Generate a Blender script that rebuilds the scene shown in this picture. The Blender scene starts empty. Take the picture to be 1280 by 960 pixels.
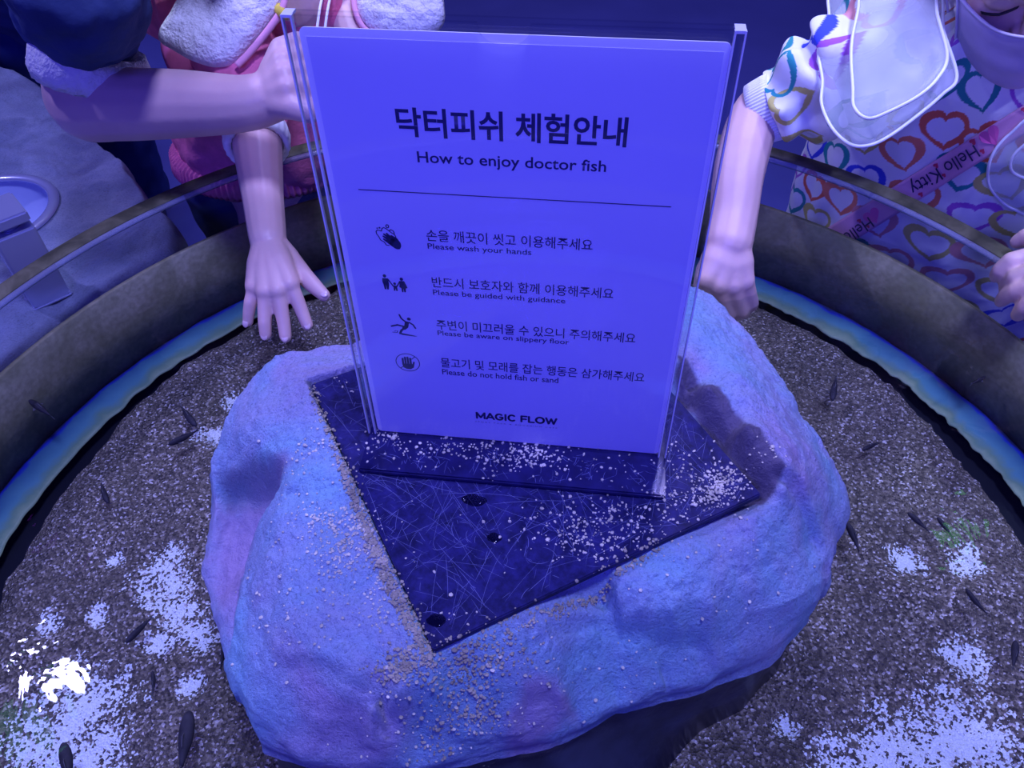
import bpy, bmesh, math, random
import numpy as np
from mathutils import Vector, Matrix, noise
from mathutils.bvhtree import BVHTree

# ------------------------------------------------------------------ camera, light, exposure
S = bpy.context.scene
COL = S.collection
rnd = random.Random(7)
CP = Vector((0.0515, -0.3881, 0.4826))
YAW, PITCH, ROLL, FPX = -0.1374, 0.8201, -0.0238, 1016.9
fw = Vector((math.sin(YAW)*math.cos(PITCH), math.cos(YAW)*math.cos(PITCH), -math.sin(PITCH)))
rt = fw.cross(Vector((0, 0, 1))).normalized()
up = rt.cross(fw)
cr = rt*math.cos(ROLL) + up*math.sin(ROLL)
cu_ = -rt*math.sin(ROLL) + up*math.cos(ROLL)
cam = bpy.data.cameras.new('camera')
cam.sensor_width = 36.0
cam.lens = FPX/1280*36.0
cam.clip_start = 0.01
camo = bpy.data.objects.new('camera', cam)
COL.objects.link(camo)
camo.matrix_world = Matrix(((cr.x, cu_.x, -fw.x, CP.x), (cr.y, cu_.y, -fw.y, CP.y), (cr.z, cu_.z, -fw.z, CP.z), (0, 0, 0, 1)))
S.camera = camo
S.view_settings.view_transform = 'Standard'
S.view_settings.look = 'None'
S.view_settings.gamma = 1.0
S.view_settings.use_curve_mapping = False
S.view_settings.exposure = 0.0
S.cycles.transparent_max_bounces = 24
S.cycles.max_bounces = 8

W = bpy.data.worlds.new('room'); S.world = W; W.use_nodes = True
bg = W.node_tree.nodes['Background']
bg.inputs[0].default_value = (0.035, 0.03, 0.60, 1); bg.inputs[1].default_value = 0.22

def light(name, kind, loc, target, energy, color, size=0.3, spot=None, blend=0.5):
    l = bpy.data.lights.new(name, kind); l.energy = energy; l.color = color
    if kind == 'AREA':
        l.shape = 'DISK'; l.size = size
    else:
        l.shadow_soft_size = size
    if spot:
        l.spot_size = math.radians(spot); l.spot_blend = blend
    o = bpy.data.objects.new(name, l); COL.objects.link(o); o.location = loc
    d = Vector(target)-Vector(loc)
    o.rotation_euler = d.to_track_quat('-Z', 'Y').to_euler()
    return o
light('ceiling_lamp_rear_left', 'AREA', (-1.93, 0.72, 2.4), (0, 0.1, 0), 46, (0.40, 0.38, 1.0), 0.14)
light('ceiling_lamp_rear', 'AREA', (0.15, 1.45, 2.3), (0.05, 0.1, 0), 36, (0.40, 0.38, 1.0), 0.5)
light('ceiling_lamp_front', 'AREA', (-0.3, -2.6, 1.7), (0, 0, 0.1), 44, (0.085, 0.066, 1.0), 0.9)
light('added_sign_spot', 'SPOT', (-0.25, -2.3, 1.55), (0.0, 0, 0.20), 138, (0.085, 0.066, 1.0), 0.10, 11, 0.7)  # unseen spot added to brighten the sign more than the rock sides
light('ceiling_lamp_overhead', 'AREA', (0.35, -0.28, 2.4), (0.02, 0.0, 0), 66, (0.36, 0.38, 1.0), 0.4)
light('spot_lamp_right', 'SPOT', (0.75, 1.25, 2.2), (0.40, 0.52, 0.0), 105, (0.56, 0.64, 1.0), 0.08, 22, 0.8)
light('spot_lamp_left', 'SPOT', (-0.55, 1.3, 2.2), (-0.43, 0.56, 0.04), 150, (0.62, 0.68, 1.0), 0.08, 14, 1.0)
light('added_smock_spot', 'SPOT', (1.3, -0.45, 2.3), (0.44, 0.52, -0.10), 95, (0.42, 0.46, 1.0), 0.08, 17, 0.9)  # unseen spot added to lift the dim smock behind the wall
light('exit_lamp_green_left', 'AREA', (-1.99, 0.50, 2.4), (-0.3, -0.2, -0.1), 0.35, (0.15, 1.0, 0.25), 0.26)
light('exit_lamp_green', 'AREA', (1.73, 1.79, 2.4), (0.3, 0.0, -0.1), 0.16, (0.15, 1.0, 0.05), 0.13)
light('disco_lamp_violet', 'AREA', (-2.25, 1.3, 2.4), (-0.3, 0.0, -0.1), 0.035, (0.35, 0.05, 1.0), 0.1)

# ------------------------------------------------------------------ measured helpers
def ray(px, py):
    return fw + cr*((px-640)/FPX) - cu_*((py-480)/FPX)
def P(px, py, z):
    """the place at height z that the photograph shows at (px, py)"""
    d = ray(px, py); t = (z-CP.z)/d.z
    return CP + d*t
def pix(p):
    d = Vector(p)-CP; zz = d.dot(fw)
    return 640+FPX*d.dot(cr)/zz, 480-FPX*d.dot(cu_)/zz
Z_WATER, Z_RIM, Z_FLOOR, Z_ROOM = -0.11, -0.044, -0.216, -0.76
TC = Vector((0.005, -0.019, 0)); R_IN, R_OUT = 0.566, 0.592

# ------------------------------------------------------------------ materials
class NT:
    def __init__(s, name):
        s.m = bpy.data.materials.new(name); s.m.use_nodes = True
        s.n = s.m.node_tree.nodes; s.l = s.m.node_tree.links
        s.b = s.n['Principled BSDF']; s.out = s.n['Material Output']
        s.co = None
    def new(s, t, **kw):
        x = s.n.new(t)
        for k, v in kw.items(): setattr(x, k, v)
        return x
    def set(s, node, **kw):
        for k, v in kw.items():
            i = node.inputs[k.replace('_', ' ')] if k.replace('_', ' ') in node.inputs else node.inputs[k]
            if hasattr(v, 'is_output') or isinstance(v, bpy.types.NodeSocket): s.l.new(v, i)
            else: i.default_value = v
        return node
    def coord(s):
        if s.co is None: s.co = s.new('ShaderNodeTexCoord').outputs['Object']
        return s.co
    def noise(s, scale, detail=3, rough=0.5, dist=0.0, vec=None):
        x = s.new('ShaderNodeTexNoise')
        s.set(x, Scale=scale, Detail=detail, Roughness=rough, Distortion=dist, Vector=vec or s.coord())
        return x.outputs['Fac']
    def vor(s, scale, feature='F1', out='Distance', vec=None):
        x = s.new('ShaderNodeTexVoronoi', feature=feature); s.set(x, Scale=scale, Vector=vec or s.coord())
        return x.outputs[out]
    def ramp(s, fac, stops, interp='LINEAR'):
        x = s.new('ShaderNodeValToRGB'); x.color_ramp.interpolation = interp
        e = x.color_ramp.elements
        while len(e) < len(stops): e.new(0.5)
        for i, (p, c) in enumerate(stops):
            e[i].position = p; e[i].color = (*c, 1) if len(c) == 3 else c
        s.l.new(fac, x.inputs[0]); return x.outputs[0]
    def mix(s, fac, a, b, mode='MIX'):
        x = s.new('ShaderNodeMix', data_type='RGBA', blend_type=mode)
        for i, v in ((0, fac), (6, a), (7, b)):
            if isinstance(v, bpy.types.NodeSocket): s.l.new(v, x.inputs[i])
            else: x.inputs[i].default_value = v if i == 0 else ((*v, 1) if len(v) == 3 else v)
        return x.outputs[2]
    def math(s, op, a, b=0.0, c=None):
        x = s.new('ShaderNodeMath', operation=op)
        for i, v in enumerate((a, b) if c is None else (a, b, c)):
            if isinstance(v, bpy.types.NodeSocket): s.l.new(v, x.inputs[i])
            else: x.inputs[i].default_value = v
        return x.outputs[0]
    def bump(s, h, strength=0.5, dist=0.002):
        x = s.new('ShaderNodeBump'); s.set(x, Height=h, Strength=strength, Distance=dist)
        s.l.new(x.outputs[0], s.b.inputs['Normal']); return x.outputs[0]
    def base(s, col, rough=0.6, metal=0.0, spec=0.5):
        if isinstance(col, bpy.types.NodeSocket): s.l.new(col, s.b.inputs['Base Color'])
        else: s.b.inputs['Base Color'].default_value = (*col, 1)
        if isinstance(rough, bpy.types.NodeSocket): s.l.new(rough, s.b.inputs['Roughness'])
        else: s.b.inputs['Roughness'].default_value = rough
        s.b.inputs['Metallic'].default_value = metal
        s.b.inputs['Specular IOR Level'].default_value = spec
        return s

def plain(name, col, rough=0.6, metal=0.0, spec=0.5, nscale=None, var=0.12, bump=0.0, bscale=None, bdist=0.001):
    t = NT(name)
    if nscale:
        f = t.noise(nscale, 4)
        c = t.ramp(f, [(0.25, tuple(max(0, v*(1-var)) for v in col)), (0.75, tuple(min(1, v*(1+var)) for v in col))])
        t.base(c, rough, metal, spec)
    else: t.base(col, rough, metal, spec)
    if bump: t.bump(t.noise(bscale or nscale or 200, 4), bump, bdist)
    return t.m

def clear(name, tint=(0.97, 0.98, 1.0), rough=0.02, ior=1.45, milky=0.0, milk=(0.9, 0.9, 0.95), bumpscale=None, bs=0.1, bd=0.002):
    """thin clear plastic or water: see-through, with a mirror sheen by angle"""
    t = NT(name); t.n.remove(t.b)
    tr = t.new('ShaderNodeBsdfTransparent'); tr.inputs[0].default_value = (*tint, 1)
    gl = t.new('ShaderNodeBsdfGlossy'); gl.inputs['Roughness'].default_value = rough
    fr = t.new('ShaderNodeFresnel'); bf = t.new('ShaderNodeNewGeometry').outputs['Backfacing']
    t.l.new(t.math('ADD', ior, t.math('MULTIPLY', bf, 1/ior-ior)), fr.inputs['IOR'])   # same sheen from either side of a thin sheet
    if bumpscale:
        b = t.new('ShaderNodeBump'); t.set(b, Height=t.noise(bumpscale, 3, 0.5, 0.6), Strength=bs, Distance=bd)
        t.l.new(b.outputs[0], gl.inputs['Normal']); t.l.new(b.outputs[0], fr.inputs['Normal'])
    mx = t.new('ShaderNodeMixShader'); t.l.new(fr.outputs[0], mx.inputs[0])
    if milky:
        df = t.new('ShaderNodeBsdfDiffuse'); df.inputs[0].default_value = (*milk, 1)
        m2 = t.new('ShaderNodeMixShader'); m2.inputs[0].default_value = milky
        t.l.new(tr.outputs[0], m2.inputs[1]); t.l.new(df.outputs[0], m2.inputs[2]); t.l.new(m2.outputs[0], mx.inputs[1])
    else: t.l.new(tr.outputs[0], mx.inputs[1])
    t.l.new(gl.outputs[0], mx.inputs[2]); t.l.new(mx.outputs[0], t.out.inputs[0])
    return t.m

def rock_mat(name, tints, bumpd=0.0022, bare=False):  # bare turns on the dark-tone mask (painted facet shade included) and mauve mask
    t = NT(name)
    a = t.noise(9.0, 4, 0.55, 0.4); b = t.noise(9.0, 3, 0.5, 0.8)
    c = t.ramp(a, [(0.33, tints[0]), (0.47, tints[1]), (0.58, tints[2]), (0.72, tints[3])])
    pk = t.ramp(b, [(0.52, (0, 0, 0)), (0.66, (0.75,)*3)])
    c = t.mix(pk, c, tints[4])
    sp = t.ramp(t.noise(420, 5, 0.85), [(0.34, (0.50,)*3), (0.46, (0.95,)*3), (0.60, (1.05,)*3), (0.74, (1.3,)*3)])
    c = t.mix(1.0, c, sp, 'MULTIPLY')
    if bare:  # blends in the dark-tone and mauve rock masks
        at = t.new('ShaderNodeAttribute', attribute_name='dark_tone').outputs['Fac']; c = t.mix(at, c, (0.13, 0.11, 0.19))
        at = t.new('ShaderNodeAttribute', attribute_name='mauve').outputs['Fac']; c = t.mix(at, c, (0.40, 0.29, 0.50))
    t.base(c, 0.62, 0, 0.35)
    h = t.math('ADD', t.math('MULTIPLY', t.noise(420, 5, 0.75), 0.7), t.math('MULTIPLY', t.noise(110, 5, 0.7), 0.9))
    t.bump(h, 1.0, bumpd*1.5)
    return t.m

M = {}
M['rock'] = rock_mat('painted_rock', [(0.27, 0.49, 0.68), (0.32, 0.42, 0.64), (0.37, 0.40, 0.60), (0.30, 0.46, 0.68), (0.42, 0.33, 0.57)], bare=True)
M['counter'] = rock_mat('counter_rock', [(0.17, 0.20, 0.32), (0.26, 0.29, 0.42), (0.20, 0.23, 0.34), (0.32, 0.35, 0.48), (0.15, 0.16, 0.27)])
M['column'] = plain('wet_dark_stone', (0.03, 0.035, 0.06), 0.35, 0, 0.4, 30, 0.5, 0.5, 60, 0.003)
t = NT('black_acrylic'); f = t.noise(90, 5, 0.7)
t.base(t.ramp(f, [(0.35, (0.006, 0.006, 0.045)), (0.72, (0.024, 0.022, 0.14))]), t.ramp(t.noise(35, 4), [(0.3, (0.35,)*3), (0.7, (0.55,)*3)]), 0, 0.12)
M['black_acrylic'] = t.m
M['black_gloss'] = plain('black_gloss_acrylic', (0.012, 0.011, 0.07), 0.14, 0, 0.5, 90, 0.4)
M['scratch'] = plain('scratch_scuff', (0.13, 0.14, 0.34), 0.6)
M['clear'] = clear('clear_acrylic', (0.97, 0.975, 1.0), 0.03, 1.42)
M['acrylic_edge'] = clear('acrylic_edge', (0.7, 0.72, 0.92), 0.2, 1.5, 0.78, (0.80, 0.82, 0.9))
M['rim_edge'] = clear('rim_edge', (0.7, 0.75, 0.9), 0.15, 1.45, 0.22, (0.6, 0.6, 0.7))
M['wall_clear'] = clear('tank_acrylic', (0.93, 0.95, 0.99), 0.02, 1.4)
M['laminate'] = plain('laminate_film', (0.98, 1.0, 0.92), 0.25, 0, 0.6)
M['paper'] = plain('white_paper', (0.70, 0.70, 0.86), 0.4, 0, 0.3)
M['ink'] = plain('black_ink', (0.02, 0.02, 0.09), 0.5)
t = NT('acrylic_rim_top')  # olive tones paint the sand mirrored inside the acrylic edge
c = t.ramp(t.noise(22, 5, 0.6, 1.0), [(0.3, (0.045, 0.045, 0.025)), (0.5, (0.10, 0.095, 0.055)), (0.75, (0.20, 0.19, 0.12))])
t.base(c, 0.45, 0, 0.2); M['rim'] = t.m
t = NT('sand_reflection_wall')  # olive tones paint the sand's reflection in the clear underwater wall
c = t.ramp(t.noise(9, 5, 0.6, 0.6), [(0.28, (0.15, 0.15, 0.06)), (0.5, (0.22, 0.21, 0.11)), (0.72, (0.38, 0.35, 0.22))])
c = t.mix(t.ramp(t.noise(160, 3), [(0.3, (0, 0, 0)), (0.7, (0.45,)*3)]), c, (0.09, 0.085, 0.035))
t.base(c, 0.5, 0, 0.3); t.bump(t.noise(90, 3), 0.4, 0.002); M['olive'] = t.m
# liner strip: dark blue at the wall, pale teal in the middle, greenish at its torn edge
t = NT('pool_liner'); at = t.new('ShaderNodeAttribute', attribute_name='across').outputs['Fac']
f = t.math('ADD', at, t.math('MULTIPLY', t.math('SUBTRACT', t.noise(28, 4, 0.6), 0.5), 0.55))
c = t.ramp(f, [(0.02, (0.02, 0.03, 0.10)), (0.14, (0.015, 0.03, 0.36)), (0.26, (0.05, 0.15, 0.24)), (0.66, (0.09, 0.25, 0.26)), (0.84, (0.14, 0.25, 0.14)), (0.97, (0.24, 0.34, 0.17))])
t.base(c, 0.45, 0, 0.3); M['liner'] = t.m
# sand with bare white floor between the grains
t = NT('sand_grains_bed'); at = t.new('ShaderNodeAttribute', attribute_name='bare').outputs['Fac']
cells = t.vor(480, 'F1', 'Color')
sep = t.new('ShaderNodeSeparateColor'); t.l.new(cells, sep.inputs[0])
g = t.ramp(sep.outputs[0], [(0.0, (0.04, 0.033, 0.024)), (0.35, (0.125, 0.104, 0.066)), (0.65, (0.215, 0.18, 0.115)), (0.86, (0.36, 0.305, 0.21)), (1.0, (0.95, 0.88, 0.75))])
g = t.mix(t.ramp(t.noise(16, 5, 0.65), [(0.3, (0.0,)*3), (0.7, (0.65,)*3)]), g, (0.085, 0.072, 0.05))
m_ = t.math('ADD', at, t.math('ADD', t.math('ADD', t.math('MULTIPLY', t.math('SUBTRACT', sep.outputs[1], 0.5), 0.9), t.math('MULTIPLY', t.math('SUBTRACT', t.noise(110, 3, 0.7), 0.5), 1.3)), t.math('MULTIPLY', t.math('SUBTRACT', t.noise(38, 3), 0.5), 1.5)))
k = t.ramp(m_, [(0.50, (0, 0, 0)), (0.54, (1, 1, 1))])
c = t.mix(k, g, (0.88, 0.95, 0.82)); t.base(c, 0.55, 0, 0.4)
t.bump(t.math('ADD', t.vor(480), t.math('MULTIPLY', t.noise(120, 3), 0.8)), 0.7, 0.0035); M['sand'] = t.m
M['grain'] = plain('sand_grain', (0.60, 0.55, 0.44), 0.5, 0, 0.5, 60, 0.45)
M['grain_brown'] = plain('brown_sand_grain', (0.34, 0.30, 0.23), 0.6, 0, 0.4, 60, 0.5)
M['water'] = clear('water_surface', (0.90, 0.93, 0.98), 0.012, 1.33, 0, bumpscale=20, bs=0.26, bd=0.004)
M['puddle'] = clear('puddle_water', (0.60, 0.60, 0.66), 0.02, 1.33)
M['blue_floor'] = plain('blue_floor_vinyl', (0.07, 0.075, 0.26), 0.6, 0, 0.2, 2.0, 0.2)
M['black_floor'] = plain('black_pool_base', (0.012, 0.014, 0.02), 0.6)
M['tank_body'] = plain('tank_pedestal', (0.10, 0.12, 0.2), 0.5, 0, 0.4, 6, 0.2)
M['chrome'] = plain('chrome', (0.46, 0.48, 0.70), 0.25, 0.6)
M['basin'] = plain('basin_steel', (0.36, 0.42, 0.62), 0.3, 0.0, 0.5, 12, 0.1)
M['fish'] = plain('fish_skin', (0.035, 0.032, 0.036), 0.7, 0, 0.2, 90, 0.5)
M['fish_fin'] = plain('fish_fin', (0.09, 0.085, 0.085), 0.5)
M['eye'] = plain('fish_eye', (0.01, 0.01, 0.01), 0.1)
def skin_mat(name, a, b):
    t = NT(name); t.base(t.ramp(t.noise(24, 4), [(0.3, a), (0.7, b)]), 0.42, 0, 0.4)
    t.b.inputs['Subsurface Weight'].default_value = 0.12; t.b.inputs['Subsurface Radius'].default_value = (0.008, 0.004, 0.003)
    t.bump(t.noise(380, 3), 0.12, 0.0008); return t.m
M['skin'] = skin_mat('skin', (0.70, 0.46, 0.42), (0.76, 0.52, 0.46))
M['nail'] = plain('finger_nail', (0.80, 0.58, 0.56), 0.2)
M['hair'] = plain('dark_hair', (0.015, 0.012, 0.012), 0.4, 0, 0.5, 60, 0.4)
M['fleece'] = plain('white_fleece', (0.86, 0.86, 0.83), 0.95, 0, 0.1, 120, 0.08, 0.9, 260, 0.004)
M['pink'] = plain('pink_knit', (0.82, 0.20, 0.34), 0.85, 0, 0.2, 60, 0.15, 0.5, 320, 0.002)
M['lining'] = plain('magenta_lining', (0.48, 0.10, 0.30), 0.8, 0, 0.2, 40, 0.2)
M['pinktrim'] = plain('pink_trim', (0.88, 0.40, 0.52), 0.8)
M['navy'] = plain('navy_jersey', (0.045, 0.07, 0.17), 0.9, 0, 0.15, 18, 0.3, 0.4, 300, 0.001)
M['navy_pants'] = plain('navy_trousers', (0.02, 0.035, 0.15), 0.9, 0, 0.15, 18, 0.3)
M['yellow'] = plain('yellow_ribbon', (0.75, 0.60, 0.06), 0.6)
M['cuff'] = plain('white_rib_knit', (0.84, 0.86, 0.84), 0.85, 0, 0.2)
M['vinyl'] = clear('frosted_vinyl', (0.95, 0.97, 0.99), 0.35, 1.3, 0.20, (0.85, 0.9, 0.9))
M['vinyl_hem'] = plain('vinyl_hem', (0.86, 0.9, 0.9), 0.4)
M['mask'] = plain('mask_fabric', (0.64, 0.55, 0.80), 0.85, 0, 0.2, 50, 0.06, 0.2, 500, 0.0005)
M['mask_edge'] = plain('mask_edge', (0.78, 0.74, 0.85), 0.8)
M['strap'] = plain('pink_strap', (0.80, 0.42, 0.56), 0.6, 0, 0.3, 30, 0.1)
M['red'] = plain('red_print', (0.65, 0.05, 0.12), 0.6)
M['strap_pink'] = plain('deep_pink_print', (0.85, 0.16, 0.42), 0.6)
t = NT('heart_print_fabric'); va = t.new('ShaderNodeAttribute', attribute_name='print').outputs['Color']
t.base(va, 0.75, 0, 0.25); t.bump(t.noise(60, 3), 0.25, 0.003); M['smock'] = t.m

# ------------------------------------------------------------------ object helpers
def tag(o, label=None, cat=None, group=None, kind=None):
    if label: o['label'] = label
    if cat: o['category'] = cat
    if group: o['group'] = group
    if kind: o['kind'] = kind
    return o
def empty(name, loc=(0, 0, 0), rot=(0, 0, 0)):
    o = bpy.data.objects.new(name, None); COL.objects.link(o); o.location = loc; o.rotation_euler = rot
    o.empty_display_size = 0.05
    return o
def obj(name, data, mat, parent=None, smooth=True):
    if isinstance(data, bmesh.types.BMesh):
        me = bpy.data.meshes.new(name); bmesh.ops.recalc_face_normals(data, faces=data.faces[:])
        data.to_mesh(me); data.free()
    elif isinstance(data, tuple):
        me = bpy.data.meshes.new(name); me.from_pydata([tuple(v) for v in data[0]], [], data[1]); me.update()
    else: me = data
    me.name = name
    if mat:
        me.materials.clear(); me.materials.append(M[mat])
    if smooth:
        me.polygons.foreach_set('use_smooth', [True]*len(me.polygons))
    o = bpy.data.objects.new(name, me); COL.objects.link(o)
    if parent:
        o.parent = parent
    return o
def world_child(o, parent):
    """parent o, whose mesh is in world coordinates, to a thing that stands elsewhere"""
    o.parent = parent
    o.matrix_parent_inverse = parent_matrix(parent).inverted()
    return o
def parent_matrix(p):
    m = Matrix.LocRotScale(p.location, p.rotation_euler, p.scale)
    return (parent_matrix(p.parent) @ p.matrix_parent_inverse @ m) if p.parent else m
def wobj(name, data, mat, parent, smooth=True):
    return world_child(obj(name, data, mat, None, smooth), parent)
def setattr_f(me, name, vals):
    a = me.attributes.new(name, 'FLOAT', 'POINT'); a.data.foreach_set('value', np.asarray(vals, np.float32))
def setattr_c(me, name, vals):
    a = me.attributes.new(name, 'FLOAT_COLOR', 'POINT'); a.data.foreach_set('color', np.asarray(vals, np.float32).ravel())

def box_bm(x0, x1, y0, y1, z0, z1, bev=0.0, bm=None, seg=2):
    nb = bmesh.new()
    bmesh.ops.create_cube(nb, size=1.0)
    for v in nb.verts:
        v.co = Vector(((x0+x1)/2+v.co.x*(x1-x0), (y0+y1)/2+v.co.y*(y1-y0), (z0+z1)/2+v.co.z*(z1-z0)))
    if bev: bmesh.ops.bevel(nb, geom=nb.edges[:], offset=bev, segments=seg, affect='EDGES', clamp_overlap=True)
    if bm is None: return nb
    me = bpy.data.meshes.new('tmp'); nb.to_mesh(me); nb.free(); bm.from_mesh(me); bpy.data.meshes.remove(me)
    return bm
def ring_mesh(profile, n=256, closed=False, center=(0, 0)):
    """lathe a list of (r, z)"""
    V, F = [], []
    m = len(profile)
    for i in range(n):
        a = 2*math.pi*i/n
        for r, z in profile: V.append((center[0]+r*math.cos(a), center[1]+r*math.sin(a), z))
    for i in range(n):
        j = (i+1) % n
        for k in range(m if closed else m-1):
            l = (k+1) % m
            F.append((i*m+k, j*m+k, j*m+l, i*m+l))
    return V, F
def loft(rings, cap=True):
    n = len(rings[0]); V = [tuple(p) for r in rings for p in r]; F = []
    for i in range(len(rings)-1):
        for k in range(n):
            l = (k+1) % n
            F.append((i*n+k, i*n+l, (i+1)*n+l, (i+1)*n+k))
    if cap:
        F.append(tuple(range(n-1, -1, -1))); b = (len(rings)-1)*n; F.append(tuple(range(b, b+n)))
    return V, F
def frame(d):
    d = Vector(d).normalized(); a = Vector((0, 0, 1)) if abs(d.z) < 0.9 else Vector((1, 0, 0))
    x = d.cross(a).normalized(); return x, x.cross(d).normalized(), d
def tube(pts, radii, seg=10, smooth_steps=0):
    pts = [Vector(p) for p in pts]
    if not hasattr(radii, '__len__'): radii = [radii]*len(pts)
    if smooth_steps:
        np_, nr = [], []
        for i in range(len(pts)-1):
            p0 = pts[max(i-1, 0)]; p1 = pts[i]; p2 = pts[i+1]; p3 = pts[min(i+2, len(pts)-1)]
            for s in range(smooth_steps):
                u = s/smooth_steps
                np_.append(0.5*((2*p1)+(p2-p0)*u+(2*p0-5*p1+4*p2-p3)*u*u+(3*p1-p0-3*p2+p3)*u**3))
                nr.append(radii[i]*(1-u)+radii[i+1]*u)
        pts = np_+[pts[-1]]; radii = nr+[radii[-1]]
    rings = []; px = None
    for i, p in enumerate(pts):
        d = (pts[min(i+1, len(pts)-1)]-pts[max(i-1, 0)]).normalized()
        if px is None: x, y, _ = frame(d)
        else:
            x = (px-d*px.dot(d)).normalized(); y = d.cross(x)
        px = x
        rings.append([p+x*math.cos(2*math.pi*k/seg)*radii[i]+y*math.sin(2*math.pi*k/seg)*radii[i] for k in range(seg)])
    return loft(rings)
def capsule(bm, p0, r0, p1, r1, seg=14):
    p0, p1 = Vector(p0), Vector(p1); d = p1-p0
    if d.length < 1e-6: d = Vector((0, 0, 1e-5))
    x, y, z = frame(d); rings = []
    N = 5
    for i in range(N): 
        a = -math.pi/2 + (math.pi/2)*(i+0.35)/N
        rings.append((p0+z*math.sin(a)*r0, math.cos(a)*r0))
    rings.append((p0, r0)); rings.append((p1, r1))
    for i in range(N-1, -1, -1):
        a = math.pi/2 - (math.pi/2)*(i+0.35)/N
        rings.append((p1+z*math.sin(a)*r1, math.cos(a)*r1))
    vs = [[bm.verts.new(c+x*math.cos(2*math.pi*k/seg)*r+y*math.sin(2*math.pi*k/seg)*r) for k in range(seg)] for c, r in rings]
    for i in range(len(vs)-1):
        for k in range(seg):
            l = (k+1) % seg
            bm.faces.new((vs[i][k], vs[i][l], vs[i+1][l], vs[i+1][k]))
    bm.faces.new(list(reversed(vs[0]))); bm.faces.new(vs[-1])
def blob(name, caps, voxel, mat, parent, smooth=6, nz=None, factor=0.5, seg=14):
    """one continuous skin around a set of tapered limbs"""
    bm = bmesh.new()
    for c in caps: capsule(bm, *c, seg=seg)
    bmesh.ops.recalc_face_normals(bm, faces=bm.faces[:])
    me = bpy.data.meshes.new(name); bm.to_mesh(me); bm.free()
    o = bpy.data.objects.new(name, me); COL.objects.link(o)
    r = o.modifiers.new('r', 'REMESH'); r.mode = 'VOXEL'; r.voxel_size = voxel
    s = o.modifiers.new('s', 'SMOOTH'); s.factor = factor; s.iterations = smooth
    dg = bpy.context.evaluated_depsgraph_get()
    me2 = bpy.data.meshes.new_from_object(o.evaluated_get(dg)); 
    bpy.data.objects.remove(o); bpy.data.meshes.remove(me)
    if nz:
        for amp, sc in nz:
            nrm = [v.normal.copy() for v in me2.vertices]
            for v, n in zip(me2.vertices, nrm): v.co += n*(noise.noise(v.co*sc)*amp)
            me2.update()
    return world_child(obj(name, me2, mat), parent)
def chain(pts, radii):
    return [(pts[i], radii[i], pts[i+1], radii[i+1]) for i in range(len(pts)-1)]
def patch(poly, zfun, bulge=0.01, thick=0.003, rings=14, sub=6, nz=None):
    """soft pad: an outline laid over the place, domed on top and with a back of its own"""
    n0 = len(poly); pts = []
    for i in range(n0):
        p0, p1, p2, p3 = (Vector(poly[(i+k-1) % n0]) for k in range(4))
        for s in range(sub):
            u = s/sub
            pts.append(0.5*((2*p1)+(p2-p0)*u+(2*p0-5*p1+4*p2-p3)*u*u+(3*p1-p0-3*p2+p3)*u**3))
    c = sum(pts, Vector((0, 0)))/len(pts); n = len(pts)
    V, F = [], []
    def put(side):
        base = len(V)
        for r in range(rings+1):
            f = 1-r/rings*0.999
            for p in pts:
                q = c+(p-c)*f
                w = P(q.x, q.y, zfun(q.x, q.y)); nrm = (CP-w).normalized()*0.6+Vector((0, 0, 0.5))
                h = bulge*math.sqrt(max(0, 1-f**4)) if side > 0 else -thick*math.sqrt(max(0, 1-f**6))
                if nz and side > 0: h += nz[0]*noise.noise(w*nz[1])*(1-f**8)
                V.append(w+nrm*h)
        for r in range(rings):
            for k in range(n):
                l = (k+1) % n; a, b, d, e = base+r*n+k, base+r*n+l, base+(r+1)*n+l, base+(r+1)*n+k
                F.append((a, b, d, e) if side > 0 else (e, d, b, a))
        return base
    put(1); put(-1)
    me = bpy.data.meshes.new('patch'); me.from_pydata([tuple(v) for v in V], [], F)
    bm = bmesh.new(); bm.from_mesh(me); bpy.data.meshes.remove(me)
    bmesh.ops.remove_doubles(bm, verts=bm.verts[:], dist=1e-5)
    return bm
def bvh_of(*objs):
    V, F = [], []
    for o in objs:
        m = parent_matrix(o.parent) @ o.matrix_parent_inverse @ Matrix.LocRotScale(o.location, o.rotation_euler, o.scale) if o.parent else Matrix.LocRotScale(o.location, o.rotation_euler, o.scale)
        b = len(V); V += [m @ v.co for v in o.data.vertices]; F += [tuple(b+i for i in p.vertices) for p in o.data.polygons]
    return BVHTree.FromPolygons(V, F)

# ------------------------------------------------------------------ the setting
fl = obj('floor', box_bm(-4, 4, -3, 6, Z_ROOM-0.05, Z_ROOM), 'blue_floor', smooth=False)
tag(fl, kind='structure')
wb = obj('wall_back', box_bm(-4, 4, 6, 6.1, Z_ROOM, 2.6), 'blue_floor', smooth=False); tag(wb, kind='structure')

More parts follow.
